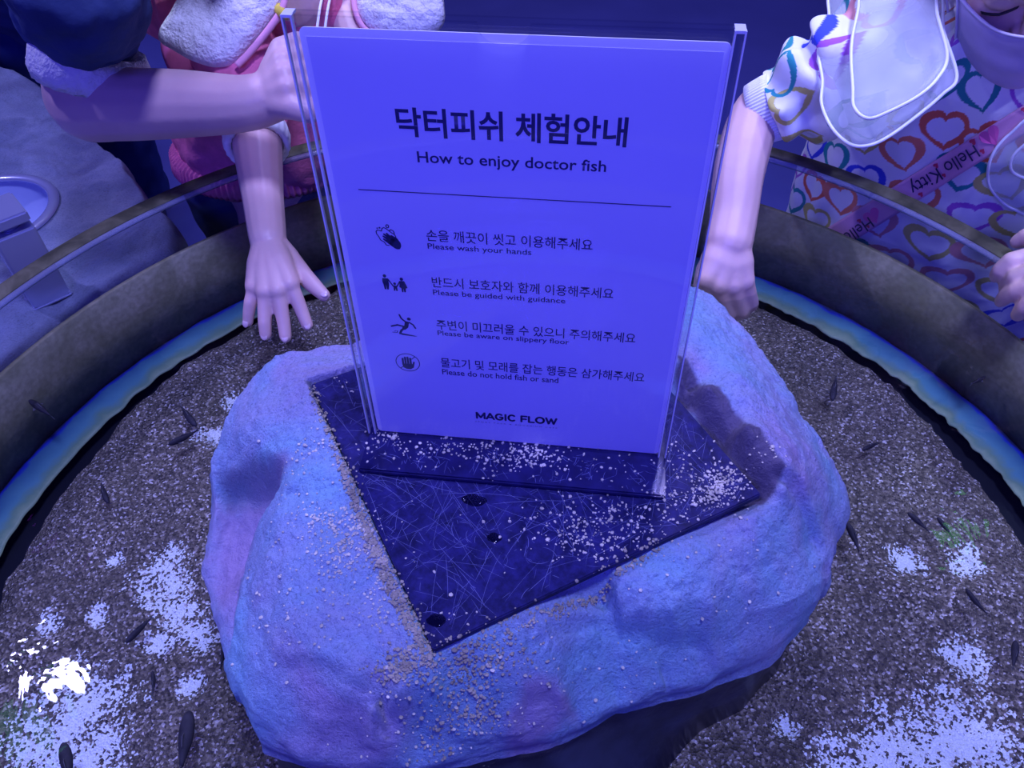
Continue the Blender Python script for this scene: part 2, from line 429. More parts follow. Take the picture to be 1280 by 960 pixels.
# ------------------------------------------------------------------ tank
tank = tag(empty('touch_tank', (TC.x, TC.y, Z_ROOM)), 'round clear acrylic fish tank that fills most of the picture around the rock', 'fish tank')
c2 = (TC.x, TC.y)
wobj('clear_wall', ring_mesh([(R_IN, -0.112), (R_IN, Z_RIM-0.004), (R_IN+0.003, Z_RIM-0.0012), (R_OUT-0.002, Z_RIM-0.0012), (R_OUT, Z_RIM-0.004), (R_OUT, -0.22)], 320, center=c2), 'wall_clear', tank)
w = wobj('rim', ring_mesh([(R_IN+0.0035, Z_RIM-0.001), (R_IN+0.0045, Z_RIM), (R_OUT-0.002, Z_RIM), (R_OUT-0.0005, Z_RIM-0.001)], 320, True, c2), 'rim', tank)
tag(w, 'dark polished top edge of the acrylic wall')
w = wobj('inner_edge', ring_mesh([(R_IN-0.0006, Z_RIM-0.006), (R_IN-0.0006, Z_RIM-0.003), (R_IN+0.003, Z_RIM-0.0004), (R_IN+0.0034, Z_RIM-0.0012)], 320, True, c2), 'rim_edge', tank)
tag(w, 'pale bevelled inner edge of the rim')
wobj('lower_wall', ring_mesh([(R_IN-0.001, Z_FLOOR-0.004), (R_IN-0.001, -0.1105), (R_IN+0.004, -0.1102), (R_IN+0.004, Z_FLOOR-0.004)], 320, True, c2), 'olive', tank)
wobj('base_plate', ring_mesh([(0.001, Z_FLOOR-0.012), (R_IN+0.004, Z_FLOOR-0.012), (R_IN+0.004, Z_FLOOR-0.022), (0.001, Z_FLOOR-0.022)], 128, True, c2), 'black_floor', tank)
wobj('pedestal', ring_mesh([(0.001, -0.24), (R_OUT+0.004, -0.24), (R_OUT+0.006, -0.25), (R_OUT-0.03, -0.27), (R_OUT-0.03, Z_ROOM), (0.001, Z_ROOM)], 128, False, c2), 'tank_body', tank)
# torn liner strip at the foot of the wall
NA = 900; NR = 14; V, F, at = [], [], []
def liner_in(a):
    return 0.517 + 0.004*noise.noise(Vector((math.cos(a)*3, math.sin(a)*3, 2))) + 0.0035*noise.noise(Vector((math.cos(a)*22, math.sin(a)*22, 5))) + (0.003*noise.noise(Vector((math.cos(a)*60, math.sin(a)*60, 9))) if math.cos(a) > 0.2 else 0)
for i in range(NA):
    a = 2*math.pi*i/NA; ri = liner_in(a)
    for j in range(NR+1):
        u = j/NR; r = R_IN-0.001+(ri-R_IN+0.001)*u
        z = Z_FLOOR + 0.002 + 0.007*math.sin(math.pi*u*0.8) + 0.0015*noise.noise(Vector((r*40*math.cos(a), r*40*math.sin(a), 1)))
        V.append((TC.x+r*math.cos(a), TC.y+r*math.sin(a), z)); at.append(u)
for i in range(NA):
    for j in range(NR):
        k = (i+1) % NA
        F.append((i*(NR+1)+j, k*(NR+1)+j, k*(NR+1)+j+1, i*(NR+1)+j+1))
ln = wobj('liner_strip', (V, F), 'liner', tank); setattr_f(ln.data, 'across', at)
sd = ln.modifiers.new('s', 'SOLIDIFY'); sd.thickness = 0.0015
tag(ln, 'blue-green liner strip with a ragged edge at the foot of the wall')

# ------------------------------------------------------------------ sand bed
bare = [(200, 705, .016), (205, 730, .024), (222, 765, .022), (195, 800, .016), (250, 790, .016), (215, 690, .012), (180, 740, .008),
        (95, 895, .040), (70, 940, .045), (105, 945, .035), (75, 850, .012), (120, 770, .010), (60, 780, .012), (1160, 950, .045), (1205, 925, .042), (1110, 958, .036), (1055, 965, .026),
        (1215, 822, .020), (1190, 815, .012), (1135, 700, .016), (1205, 703, .016), (1210, 690, .010), (288, 500, .012), (268, 541, .014), (245, 540, .009), (240, 855, .010), (140, 700, .008), (985, 905, .010)]
bw = [(P(x, y, Z_FLOOR+0.003), r*1.25) for x, y, r in bare]
NA, NR = 760, 150; V, F, at = [], [], []
for i in range(NA):
    a = 2*math.pi*i/NA
    dg_ = math.degrees(a) % 360
    gap = 0.004 + 0.002*noise.noise(Vector((math.cos(a)*9, math.sin(a)*9, 0)))
    for c0, wd, am in ((2, 34, 0.030), (185, 22, 0.022)):
        dd = (dg_-c0+180) % 360-180
        gap += am*math.exp(-(dd/wd)**2)*(0.8+0.5*noise.noise(Vector((math.cos(a)*6, math.sin(a)*6, 3))))
    ro = liner_in(a)-gap
    for j in range(NR+1):
        r = 0.06+(ro-0.06)*(j/NR)
        x, y = TC.x+r*math.cos(a), TC.y+r*math.sin(a); q = Vector((x, y, 0))
        b = -9
        for p, pr in bw:
            b = max(b, 1-math.hypot(p.x-x, p.y-y)/pr)
        b = max(b, -1.5)
        h = 0.004*noise.noise(q*14)+0.002*noise.noise(q*45)+0.0012*noise.noise(q*130)
        h -= 0.004*max(0, min(1, b+0.4))
        if j > NR-4: h -= 0.0035*(j-NR+4)/4
        V.append((x, y, Z_FLOOR+0.003+h)); at.append(b*0.9+0.15)
for i in range(NA):
    for j in range(NR):
        k = (i+1) % NA
        F.append((i*(NR+1)+j, i*(NR+1)+j+1, k*(NR+1)+j+1, k*(NR+1)+j))
sand = obj('sand_bed', (V, F), 'sand'); setattr_f(sand.data, 'bare', at)
tag(sand, 'brown coarse sand covering the tank floor, with bare white patches', 'sand', kind='stuff')

water = obj('water', ring_mesh([(0.12, Z_WATER), (0.3, Z_WATER), (R_IN-0.0015, Z_WATER)], 256, False, c2), 'water')
tag(water, 'clear still water filling the round tank around the rock', 'water', kind='stuff')

# ------------------------------------------------------------------ rock
PC = Vector((0.0034, 0.0052)); HS = 0.1275; PA = math.radians(168.68)-math.pi/4     # the black plate
pc_, ps_ = math.cos(PA), math.sin(PA)
def plate_uv(x, y):
    dx, dy = x-PC.x, y-PC.y
    return dx*pc_+dy*ps_, -dx*ps_+dy*pc_
crest_px = [(345, 906, -.076), (318, 890, -.074), (292, 840, -.072), (274, 765, -.080), (258, 715, -.086), (253, 690, -.082), (264, 625, -.066), (261, 572, -.052), (275, 545, -.044), (303, 490, -.034),
            (320, 468, -.028), (345, 446, -.020), (390, 437, -.014), (440, 432, -.010), (560, 398, .0), (700, 372, .002), (870, 357, .0), (895, 372, -.004), (920, 400, -.010), (960, 452, -.022), (1000, 515, -.030), (1040, 572, -.045),
            (1056, 603, -.056), (1059, 628, -.062), (1043, 664, -.066), (1036, 720, -.076), (990, 748, -.052), (935, 764, -.050), (900, 806, -.068), (830, 833, -.073), (770, 852, -.074), (720, 874, -.074),
            (650, 888, -.060), (620, 908, -.074), (560, 920, -.076), (520, 928, -.078), (450, 935, -.085), (400, 927, -.079)]
foot_px = [(325, 936), (400, 959), (500, 962), (560, 955), (620, 942), (771, 886), (833, 872), (902, 850), (964, 827), (984, 802), (1015, 771), (1030, 732)]
crest = sorted((math.atan2(p.y, p.x), math.hypot(p.x, p.y), p.z) for p in (P(*c) for c in crest_px))
ca = np.array([c[0] for c in crest]); crr = np.array([c[1] for c in crest]); cz = np.array([c[2] for c in crest])
ft = [P(x, y, -.113) for x, y in foot_px]
for c in crest:
    deg = math.degrees(c[0])
    if deg > -14 or deg < -132: ft.append(Vector((c[1]*0.985*math.cos(c[0]), c[1]*0.985*math.sin(c[0]), -.113)))
foot = sorted((math.atan2(p.y, p.x), math.hypot(p.x, p.y)) for p in ft)
fa = np.array([c[0] for c in foot]); fr_ = np.array([c[1] for c in foot])
per = lambda a, xs, ys: np.interp(a, np.concatenate([xs-2*np.pi, xs, xs+2*np.pi]), np.concatenate([ys, ys, ys]))
anch = [(380, 470, .004), (372, 500, .003), (400, 560, .001), (425, 610, .0), (450, 660, -.002), (478, 710, -.003), (505, 765, -.004), (532, 822, -.006),
        (600, 802, -.008), (700, 746, -.009), (800, 700, -.009), (880, 662, -.008), (955, 626, -.002),
        (946, 602, -.003), (905, 548, -.003), (862, 492, -.003), (988, 592, .018), (934, 532, .026), (885, 482, .028), (850, 450, .026),
        (965, 562, .016), (925, 470, .016), (885, 410, .012), (1005, 600, -.004), (1035, 608, -.032), (960, 500, .002),
        (990, 625, -.004), (1000, 640, -.014), (1032, 650, -.048), (1030, 690, -.058), (960, 680, -.018), (985, 735, -.046), (935, 754, -.044), (920, 700, -.020), (880, 800, -.058), (828, 826, -.062),
        (775, 722, -.010), (772, 745, -.014), (800, 762, -.018), (840, 762, -.019), (890, 752, -.024), (850, 720, -.012),
        (757, 742, -.024), (785, 772, -.032), (835, 778, -.034), (890, 772, -.036), (740, 780, -.024),
        (700, 800, -.022), (650, 850, -.034), (700, 862, -.050), (620, 895, -.064), (560, 860, -.032), (560, 905, -.062), (620, 840, -.024),
        (470, 880, -.030), (500, 868, -.022), (540, 862, -.020), (480, 900, -.060), (450, 912, -.066), (520, 900, -.056),
        (400, 900, -.058), (430, 860, -.026), (400, 820, -.020), (345, 890, -.064), (350, 800, -.030), (300, 780, -.056), (420, 760, -.012), (460, 800, -.012), (385, 690, -.008), (345, 640, -.016), (335, 700, -.026), (300, 730, -.058),
        (312, 670, -.052), (288, 660, -.068), (275, 625, -.062), (300, 622, -.054), (325, 640, -.040),
        (272, 568, -.046), (300, 574, -.034), (335, 584, -.020), (366, 602, -.006), (276, 598, -.060), (305, 610, -.050), (340, 616, -.034), (368, 620, -.014),
        (350, 520, -.006), (320, 500, -.018), (300, 545, -.028), (390, 530, .002), (400, 462, .002), (425, 445, -.002), (345, 560, -.010),
        (560, 420, .006), (700, 400, .008), (820, 400, .016)]
A = [P(*a) for a in anch] + [Vector((c[1]*math.cos(c[0]), c[1]*math.sin(c[0]), c[2])) for c in crest]
AX = np.array([[p.x, p.y] for p in A]); AZ = np.array([p.z for p in A])
D = np.hypot(AX[:, None, 0]-AX[None, :, 0], AX[:, None, 1]-AX[None, :, 1])
K = np.block([[D+np.eye(len(A))*1e-4, np.ones((len(A), 1)), AX], [np.ones((1, len(A))), np.zeros((1, 3))], [AX.T, np.zeros((2, 3))]])
co = np.linalg.solve(K, np.concatenate([AZ, np.zeros(3)]))
def top_z(xy):
    d = np.hypot(xy[:, None, 0]-AX[None, :, 0], xy[:, None, 1]-AX[None, :, 1])
    return d@co[:len(A)] + co[len(A)] + xy@co[len(A)+1:]
NA, NT_, NS = 760, 150, 30
# broken ledges: (edge seen from above, a place on the low side, drop, width of the face, reach)
ledges = [([(258, 566), (300, 571), (335, 580), (372, 606)], (300, 600), .016, .013, .06, -.035),
          ([(372, 612), (322, 650), (303, 700), (288, 750), (278, 800)], (280, 680), .014, .010, .05, -.045),
          ([(762, 715), (766, 742), (785, 758), (830, 767), (868, 761), (915, 766)], (810, 800), .013, .005, .030, -.02),
          ([(450, 912), (462, 888), (490, 875), (530, 867), (575, 866)], (520, 895), .012, .006, .028, -.035),
          ([(844, 452), (885, 486), (915, 518), (955, 560), (990, 596)], (890, 530), .016, .010, .040, .02),
          ([(948, 596), (1000, 606), (1030, 622), (1062, 640)], (1000, 660), .012, .008, .035, -.01),
          ([(630, 905), (655, 868), (690, 862), (720, 876)], (680, 890), .010, .006, .02, -.055),
          ([(330, 800), (420, 830), (470, 860)], (380, 870), .005, .008, .05, -.03),
          ([(680, 770), (740, 752), (770, 738)], (740, 790), .006, .006, .03, -.012)]
def ledge_drop(xy):
    out = np.zeros(len(xy)); wob = np.array([.0035*noise.noise(Vector((x*60, y*60, 3)))+.0015*noise.noise(Vector((x*200, y*200, 3))) for x, y in xy])
    for pl, low, h, w_, L, z in ledges:
        p = [P(x, y, z) for x, y in pl]; p = np.array([[q.x, q.y] for q in p]); lo = P(*low, z); best = np.full(len(xy), 9.0); sg = np.zeros(len(xy)); ar = np.zeros(len(xy))
        cum = np.concatenate([[0], np.cumsum(np.linalg.norm(np.diff(p, axis=0), axis=1))])
        def side(q, a, d): return (q[:, 0]-a[0])*d[1]-(q[:, 1]-a[1])*d[0]
        ref = None; rb_ = 9
        for i in range(len(p)-1):
            a, d = p[i], p[i+1]-p[i]; l = np.linalg.norm(d)
            t = np.clip(((xy-a)@d)/l**2, 0, 1); dist = np.linalg.norm(xy-(a+t[:, None]*d), axis=1); m = dist < best
            best[m] = dist[m]; sg[m] = np.sign(side(xy[m], a, d)); ar[m] = (cum[i]+t*l)[m]
            q = np.array([[lo.x, lo.y]]); tq = np.clip(((q-a)@d)/l**2, 0, 1); dq = np.linalg.norm(q-(a+tq[:, None]*d))
            if dq < rb_: rb_ = dq; ref = np.sign(side(q, a, d))[0]
        sd = best*sg*ref+wob; tp_ = np.clip(np.minimum(ar, cum[-1]-ar)/.015, 0, 1)
        st_ = np.clip(sd/w_, 0, 1); st_ = st_*st_*(3-2*st_)
        out -= 1.5*h*tp_*st_*np.exp(-np.maximum(0, sd-w_)/L)
    return out
ang = np.linspace(-np.pi, np.pi, NA, endpoint=False)
RC, ZC, RF = per(ang, ca, crr), per(ang, ca, cz), per(ang, fa, fr_)
xy = np.array([[math.cos(a)*r*j/NT_, math.sin(a)*r*j/NT_] for a, r in zip(ang, RC) for j in range(NT_+1)])
Z = (top_z(xy)+ledge_drop(xy)).reshape(NA, NT_+1)
V, F = [], []
MR = NT_+1+NS
for i, a in enumerate(ang):
    ca_, sa_ = math.cos(a), math.sin(a)
    for j in range(NT_+1):
        r = RC[i]*j/NT_; x, y = r*ca_, r*sa_; q = Vector((x, y, Z[i, j]))
        u, v = plate_uv(x, y); e = max(abs(u), abs(v))-HS
        am = max(0, min(1, e/0.01))
        h = (0.0030*noise.noise(q*22)+0.0028*abs(noise.noise(q*40))+0.0020*noise.noise(q*75)-0.0024*abs(noise.noise(q*130))+0.0013*noise.noise(q*330))*am
        z = Z[i, j]+h
        if e < 0.004: z = min(z, -0.0065) if e < 0.0015 else min(z, -0.0065+0.012*(e-0.0015)/0.0025+0.004)
        V.append((x, y, z))
    z0 = V[-1][2]
    for k in range(1, NS+1):
        s = k/NS; zz = z0+(-0.122-z0)*s
        s2 = s**1.15
        r = RC[i]+(RF[i]-RC[i])*s2+0.004*math.sin(math.pi*min(1, s*1.2))*(1 if RF[i] > RC[i] else 2.0)
        q = Vector((r*ca_, r*sa_, zz))
        r += (0.005*noise.noise(q*26)+0.0025*noise.noise(q*60)+0.001*noise.noise(q*200))*min(1, s*4)*(1-0.6*s)
        V.append((r*ca_, r*sa_, zz))
for i in range(NA):
    k = (i+1) % NA
    for j in range(MR-1):
        if j == 0: F.append((i*MR, i*MR+1, k*MR+1))
        else: F.append((i*MR+j, i*MR+j+1, k*MR+j+1, k*MR+j))
rock = empty('artificial_rock', (0, 0, Z_FLOOR-0.012)); tag(rock, 'big pale blue painted rock amid the water, carrying the black plate', 'rock')
me = bpy.data.meshes.new('r'); me.from_pydata(V, [], F); bm = bmesh.new(); bm.from_mesh(me); bmesh.ops.remove_doubles(bm, verts=[v for v in bm.verts if abs(v.co.x) < 1e-4 and abs(v.co.y) < 1e-4], dist=1e-3)
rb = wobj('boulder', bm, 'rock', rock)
# patches of another colour on the rock: dark purple face beside the plate, painted facet shade, mauve lobes
def patch_mask(V, pl, z, soft):
    pg = [P(x, y, z) for x, y in pl]; px_ = np.array([p.x for p in pg]); py_ = np.array([p.y for p in pg]); n = len(pg)
    v = np.array(V); x, y = v[:, 0].copy(), v[:, 1].copy()
    w = np.array([noise.noise(Vector((a*55, b*55, c*55)))*.004+noise.noise(Vector((a*160, b*160, c*160)))*.002 for a, b, c in v]); ins = np.zeros(len(v), bool); dm = np.full(len(v), 9.0)
    for i in range(n):
        x0, y0, x1, y1 = px_[i], py_[i], px_[(i+1) % n], py_[(i+1) % n]
        ins ^= ((y0 > y) != (y1 > y)) & (x < (x1-x0)*(y-y0)/((y1-y0) or 1e-9)+x0)
        d = np.array([x1-x0, y1-y0]); t_ = np.clip(((x-x0)*d[0]+(y-y0)*d[1])/(d@d+1e-12), 0, 1); dm = np.minimum(dm, np.hypot(x-x0-t_*d[0], y-y0-t_*d[1]))
    return np.clip(.5+(np.where(ins, dm, -dm)+w)/soft, 0, 1)
vv = [v.co[:] for v in rb.data.vertices]
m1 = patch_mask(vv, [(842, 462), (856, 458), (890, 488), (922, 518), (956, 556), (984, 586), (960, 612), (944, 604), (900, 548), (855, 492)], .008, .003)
m1 = np.maximum(m1, .55*patch_mask(vv, [(262, 572), (300, 574), (335, 584), (368, 606), (350, 616), (300, 604), (264, 600)], -.04, .006))  # shading of the left broken facet, painted into the colour
m2 = .8*patch_mask(vv, [(255, 612), (300, 612), (372, 622), (328, 660), (303, 720), (282, 775), (262, 745), (248, 690)], -.06, .02)
m2 = np.maximum(m2, .75*patch_mask(vv, [(632, 908), (655, 872), (690, 866), (725, 878), (640, 925)], -.065, .008))
m2 = np.maximum(m2, .6*patch_mask(vv, [(930, 440), (975, 500), (1040, 590), (1060, 640), (1000, 606), (965, 520)], -.02, .03))
setattr_f(rb.data, 'dark_tone', m1); setattr_f(rb.data, 'mauve', m2)
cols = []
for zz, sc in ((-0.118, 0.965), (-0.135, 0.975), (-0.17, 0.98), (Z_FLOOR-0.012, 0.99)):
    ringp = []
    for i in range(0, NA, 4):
        r = (RF[i]*sc+(0.075*(zz < -.2)+.02*(-.2 < zz < -.15))*math.exp(-((math.degrees(ang[i])+85)/38)**4))*(1+0.012*noise.noise(Vector((math.cos(ang[i])*5, math.sin(ang[i])*5, zz*20))))  # front flare of the foot also stands in for shadow on the sand
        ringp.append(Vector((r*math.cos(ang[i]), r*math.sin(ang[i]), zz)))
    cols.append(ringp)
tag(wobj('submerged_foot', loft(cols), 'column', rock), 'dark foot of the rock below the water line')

# ------------------------------------------------------------------ black plate
plate = empty('acrylic_plate', (PC.x, PC.y, -0.005), (0, 0, PA)); tag(plate, 'scratched black acrylic square lying on the rock under the sign', 'plate')
pb = obj('sheet', box_bm(-HS, HS, -HS, HS, -0.0008, 0.005, 0.0008), 'black_acrylic', plate, False)
bm = bmesh.new()
def scratch(bm, pts, w, z):
    prev = None
    for i, p in enumerate(pts):
        d = (pts[min(i+1, len(pts)-1)]-pts[max(i-1, 0)]).normalized(); n_ = Vector((-d.y, d.x))*w*(1 if 0 < i < len(pts)-1 else 0.2)
        a = bm.verts.new((p.x+n_.x, p.y+n_.y, z)); b = bm.verts.new((p.x-n_.x, p.y-n_.y, z))
        if prev: bm.faces.new((prev[0], prev[1], b, a))
        prev = (a, b)
for i in range(1150):
    x, y = rnd.uniform(-HS, HS)*0.97, rnd.uniform(-HS, HS)*0.97
    L = rnd.choice([.004, .006, .008, .01, .012, .016, .025, .045, .08])*rnd.uniform(.5, 1.2); a = rnd.choice([rnd.uniform(0, 6.28), rnd.gauss(0.3, .35), rnd.gauss(2.0, .3)]); cv = rnd.gauss(0, 70 if L < .02 else 4)
    pts = []; p = Vector((x, y))
    for k in range(7):
        if max(abs(p.x), abs(p.y)) > HS*0.985: break
        pts.append(p.copy()); p = p+Vector((math.cos(a), math.sin(a)))*L/6; a += cv*L/6
    if len(pts) > 2: scratch(bm, pts, rnd.uniform(.00004, .00013) if L > .02 else rnd.uniform(.00005, .00014), 0.00505)
tag(obj('scratch_marks', bm, 'scratch', plate), 'fine pale scratches over the plate', kind='stuff')

def flat_disc(px, py, z, rx, ry, name, mat, label, cat, h=0.0006, group=None, ang=0):
    c = P(px, py, z); bm = bmesh.new()
    bmesh.ops.create_uvsphere(bm, u_segments=28, v_segments=10, radius=1)
    for v in bm.verts:
        a_ = math.atan2(v.co.y, v.co.x); w_ = 1+0.25*noise.noise(Vector((math.cos(a_)*1.2+px, math.sin(a_)*1.2, 0)))
        x, y = v.co.x*rx*w_, v.co.y*ry*w_
        v.co = Vector((x*math.cos(ang)-y*math.sin(ang), x*math.sin(ang)+y*math.cos(ang), max(v.co.z, -0.05)*h))
    o = obj(name, bm, mat); o.location = c; tag(o, label, cat, group); return o
flat_disc(592, 625, 0.0002, .009, .005, 'water_puddle', 'puddle', 'dark water drop on the black plate just below the sign foot, left of centre', 'puddle', 0.0012, 'water drops on the plate')
flat_disc(618, 672, 0.0002, .005, .004, 'water_puddle', 'puddle', 'small dark water drop in the middle of the scratched plate', 'puddle', 0.001, 'water drops on the plate')
flat_disc(545, 775, 0.0002, .006, .0045, 'water_puddle', 'puddle', 'dark water drop near the front corner of the black plate', 'puddle', 0.001, 'water drops on the plate')

# ------------------------------------------------------------------ sign holder and notice sheet
TILT = 0.0237
sign = empty('sign_holder', (0, 0, 0.0001), (-TILT, 0, 0)); tag(sign, 'upright clear acrylic sign holder standing on the black plate', 'sign holder')
HW, ZT = 0.1118, 0.3165
YF0, YF1, YB0, YB1 = -0.0095, -0.0072, -0.0036, -0.0013
# front pane with its half-moon thumb notch
def pane(y0, y1, notch):
    pts = [(-HW, 0.0045), (HW, 0.0045), (HW, ZT)]
    if notch:
        c, rr, dp = -0.0016, 0.0130, 0.0118
        pts += [(c+rr*math.cos(a), ZT-dp*math.sin(a)**0.8) for a in np.linspace(0.02, math.pi-0.02, 22)]
    pts += [(-HW, ZT)]
    bm = bmesh.new(); f = [bm.verts.new((x, y0, z)) for x, z in pts]; b = [bm.verts.new((x, y1, z)) for x, z in pts]
    n = len(pts); bm.faces.new(f); bm.faces.new(list(reversed(b)))
    ed = [bm.faces.new((f[i], b[i], b[(i+1) % n], f[(i+1) % n])) for i in range(n)]
    for e in ed: e.material_index = 1
    return bm
fp = obj('front_pane', pane(YF0, YF1, True), 'clear', sign, False); fp.data.materials.append(M['acrylic_edge'])
bp = obj('back_pane', pane(YB0, YB1, False), 'clear', sign, False); bp.data.materials.append(M['acrylic_edge'])
for sx in (-1, 1):
    x0, x1 = sorted((sx*HW, sx*(HW-0.0052)))
    bm = box_bm(x0, x1, YF1-0.0002, YB0+0.0002, 0.005, ZT-0.0002)
    o = obj('side_spacer', bm, 'clear', sign, False)
    # polished edges of the spacer: narrow bright lines
    eb = bmesh.new()
    for xe in (x0+0.0002, x1-0.0002): box_bm(xe-0.00045, xe+0.00045, YF0-0.0001, YF1+0.0002, 0.005, ZT, 0, eb)
    box_bm(x0, x1, YF0, YB1, ZT-0.0012, ZT+0.0002, 0, eb)
    obj('polished_edge', eb, 'acrylic_edge', o, False)
bm = box_bm(-HW, HW, -0.0435, 0.034, 0.0, 0.0048, 0.0012)
rot = Matrix.Rotation(TILT, 4, 'X')
for v in bm.verts: v.co = rot @ v.co
sb = obj('foot', bm, 'black_gloss', sign, False); tag(sb, 'glossy black foot of the sign')
bm = bmesh.new()
for i in range(150):
    x, y = rnd.uniform(-HW, HW)*.98, rnd.uniform(-.041, -.011); a = rnd.uniform(0, 6.3); L = rnd.uniform(.002, .014); cv = rnd.gauss(0, 60); p = Vector((x, y)); pts = []
    for k in range(7):
        if abs(p.x) > HW*.985 or not -.0425 < p.y < -.0105: break
        pts.append(p.copy()); p = p+Vector((math.cos(a), math.sin(a)))*L/6; a += cv*L/6
    if len(pts) > 2: scratch(bm, pts, rnd.uniform(.00005, .00014), 0.00485)
for v in bm.verts: v.co = rot @ v.co
obj('scratch_marks', bm, 'scratch', sb)

YP = -0.0060
sheet = empty('notice_sheet', (0, 0, 0.0001), (-TILT, 0, 0)); tag(sheet, 'laminated paper notice about doctor fish inside the clear sign holder', 'notice')
def rrect(x0, x1, z0, z1, r, y0, y1):
    pts = []
    for cx, cz_, a0 in ((x1-r, z1-r, 0), (x0+r, z1-r, 90), (x0+r, z0+r, 180), (x1-r, z0+r, 270)):
        pts += [(cx+r*math.cos(math.radians(a0+k*15)), cz_+r*math.sin(math.radians(a0+k*15))) for k in range(7)]
    bm = bmesh.new(); f = [bm.verts.new((x, y0, z)) for x, z in pts]; b = [bm.verts.new((x, y1, z)) for x, z in pts]; n = len(pts)
    bm.faces.new(f); bm.faces.new(list(reversed(b)))
    for i in range(n): bm.faces.new((f[i], b[i], b[(i+1) % n], f[(i+1) % n]))
    return bm
tag(obj('laminate', rrect(-.1054, .1068, .0050, .3098, .0035, YP, YP+.0006), 'laminate', sheet, False), 'pale clear border of the lamination')
obj('paper', rrect(-.1020, .1036, .0054, .3052, .0003, YP-.0002, YP), 'paper', sheet, False)
YI = YP-.00032
def text_block(name, s, u0, u1, v0, v1, off=0.007, space=1.0, mat='ink', parent=None, label=None, ref=None):
    """lettering fitted to the box it fills on the sheet"""
    cu = bpy.data.curves.new(name, 'FONT'); cu.body = s; cu.offset = off; cu.space_character = space; cu.resolution_u = 3
    o = bpy.data.objects.new(name, cu); COL.objects.link(o)
    me = bpy.data.meshes.new_from_object(o.evaluated_get(bpy.context.evaluated_depsgraph_get()))
    bpy.data.objects.remove(o); bpy.data.curves.remove(cu)
    co = np.array([v.co[:] for v in me.vertices]); lo, hi = co.min(0), co.max(0)
    for v in me.vertices:
        v.co = Vector((u0+(v.co.x-lo[0])/(hi[0]-lo[0])*(u1-u0), YI, v0+(v.co.y-lo[1])/(hi[1]-lo[1])*(v1-v0)))
    o = obj(name, me, mat, parent or sheet, False)
    if label: tag(o, label)
    return o
text_block('heading', '닥터피쉬 체험안내', -.0612, .0616, .2528, .2700, .022)
text_block('subheading', 'How to enjoy doctor fish', -.0518, .0520, .2354, .2445, .012)
text_block('rule_text', '손을 깨끗이 씻고 이용해주세요', -.0514, .0477, .1848, .1932)
text_block('rule_text', 'Please wash your hands', -.0513, .0117, .1779, .1832, .008)
text_block('rule_text', '반드시 보호자와 함께 이용해주세요', -.0510, .0625, .1494, .1580)
text_block('rule_text', 'Please be guided with guidance', -.0510, .0331, .1421, .1476, .008)
text_block('rule_text', '주변이 미끄러울 수 있으니 주의해주세요', -.0510, .0793, .1138, .1226)
text_block('rule_text', 'Please be aware on slippery floor', -.0508, .0368, .1074, .1130, .008)
text_block('rule_text', '물고기 및 모래를 잡는 행동은 삼가해주세요', -.0508, .0886, .0788, .0880)
text_block('rule_text', 'Please do not hold fish or sand', -.0505, .0307, .0718, .0772, .008)
text_block('logo_line', 'SPORT PARK & AQUARIUM CAFE', -.0294, .0312, .0241, .0254, 0, 1.6)
bm = bmesh.new()
def seg2(bm, p, q, w0, w1=None, cap=True):
    """flat stroke with round ends on the sheet"""
    w1 = w1 or w0; p, q = Vector(p), Vector(q); d = (q-p); a = math.atan2(d.y, d.x); pts = []
    for k in range(9): pts.append((p.x+w0*math.cos(a+math.pi/2+math.pi*k/8), p.y+w0*math.sin(a+math.pi/2+math.pi*k/8)))
    for k in range(9): pts.append((q.x+w1*math.cos(a-math.pi/2+math.pi*k/8), q.y+w1*math.sin(a-math.pi/2+math.pi*k/8)))
    bm.faces.new([bm.verts.new((x, YI, z)) for x, z in pts])
def stroke(bm, pts, w, close=False):
    pts = list(pts)+([pts[0]] if close else [])
    for a, b in zip(pts, pts[1:]): seg2(bm, a, b, w)
def disc2(bm, c, rx, rz=None):
    rz = rz or rx
    bm.faces.new([bm.verts.new((c[0]+rx*math.cos(2*math.pi*k/20), YI, c[1]+rz*math.sin(2*math.pi*k/20))) for k in range(20)])
def poly2(bm, pts): bm.faces.new([bm.verts.new((x, YI, z)) for x, z in pts])
seg2(bm, (-.0883, .2180), (.0892, .2180), .00032)
obj('divider_line', bm, 'ink', sheet, False)
bm = bmesh.new(); arc = lambda cx, cy, rx, ry, a0, a1, n=14: [(cx+rx*math.cos(math.radians(a0+(a1-a0)*i/n)), cy+ry*math.sin(math.radians(a0+(a1-a0)*i/n))) for i in range(n+1)]
LET = {'M': (1.35, [[(0, 0), (0, 1), (.62, .15), (1.24, 1), (1.24, 0)]]), 'A': (1.25, [[(0, 0), (.58, 1), (1.16, 0)], [(.25, .28), (.92, .28)]]), 'G': (1.25, [arc(.58, .5, .56, .52, 50, 330)+[(1.1, .45), (.72, .45)]]),
       'I': (.34, [[(.1, 0), (.1, 1)]]), 'C': (1.15, [arc(.58, .5, .56, .52, 50, 310)]), 'F': (.98, [[(0, 0), (0, 1), (.82, 1)], [(0, .48), (.72, .48)]]), 'L': (.92, [[(0, 1), (0, 0), (.78, 0)]]),
       'O': (1.38, [arc(.62, .5, .62, .52, 0, 360, 26)]), 'W': (1.7, [[(0, 1), (.4, 0), (.8, .9), (1.2, 0), (1.6, 1)]]), ' ': (.5, [])}
tot = sum(LET[c][0]+.22 for c in 'MAGIC FLOW')-.22-.1; kx = .0582/tot; xx = -.0279
for c in 'MAGIC FLOW':
    for st_ in LET[c][1]: stroke(bm, [(xx+x*kx, .0290+y*.0058) for x, y in st_], .00082)
    xx += (LET[c][0]+.22)*kx
obj('logo_text', bm, 'ink', sheet, False)
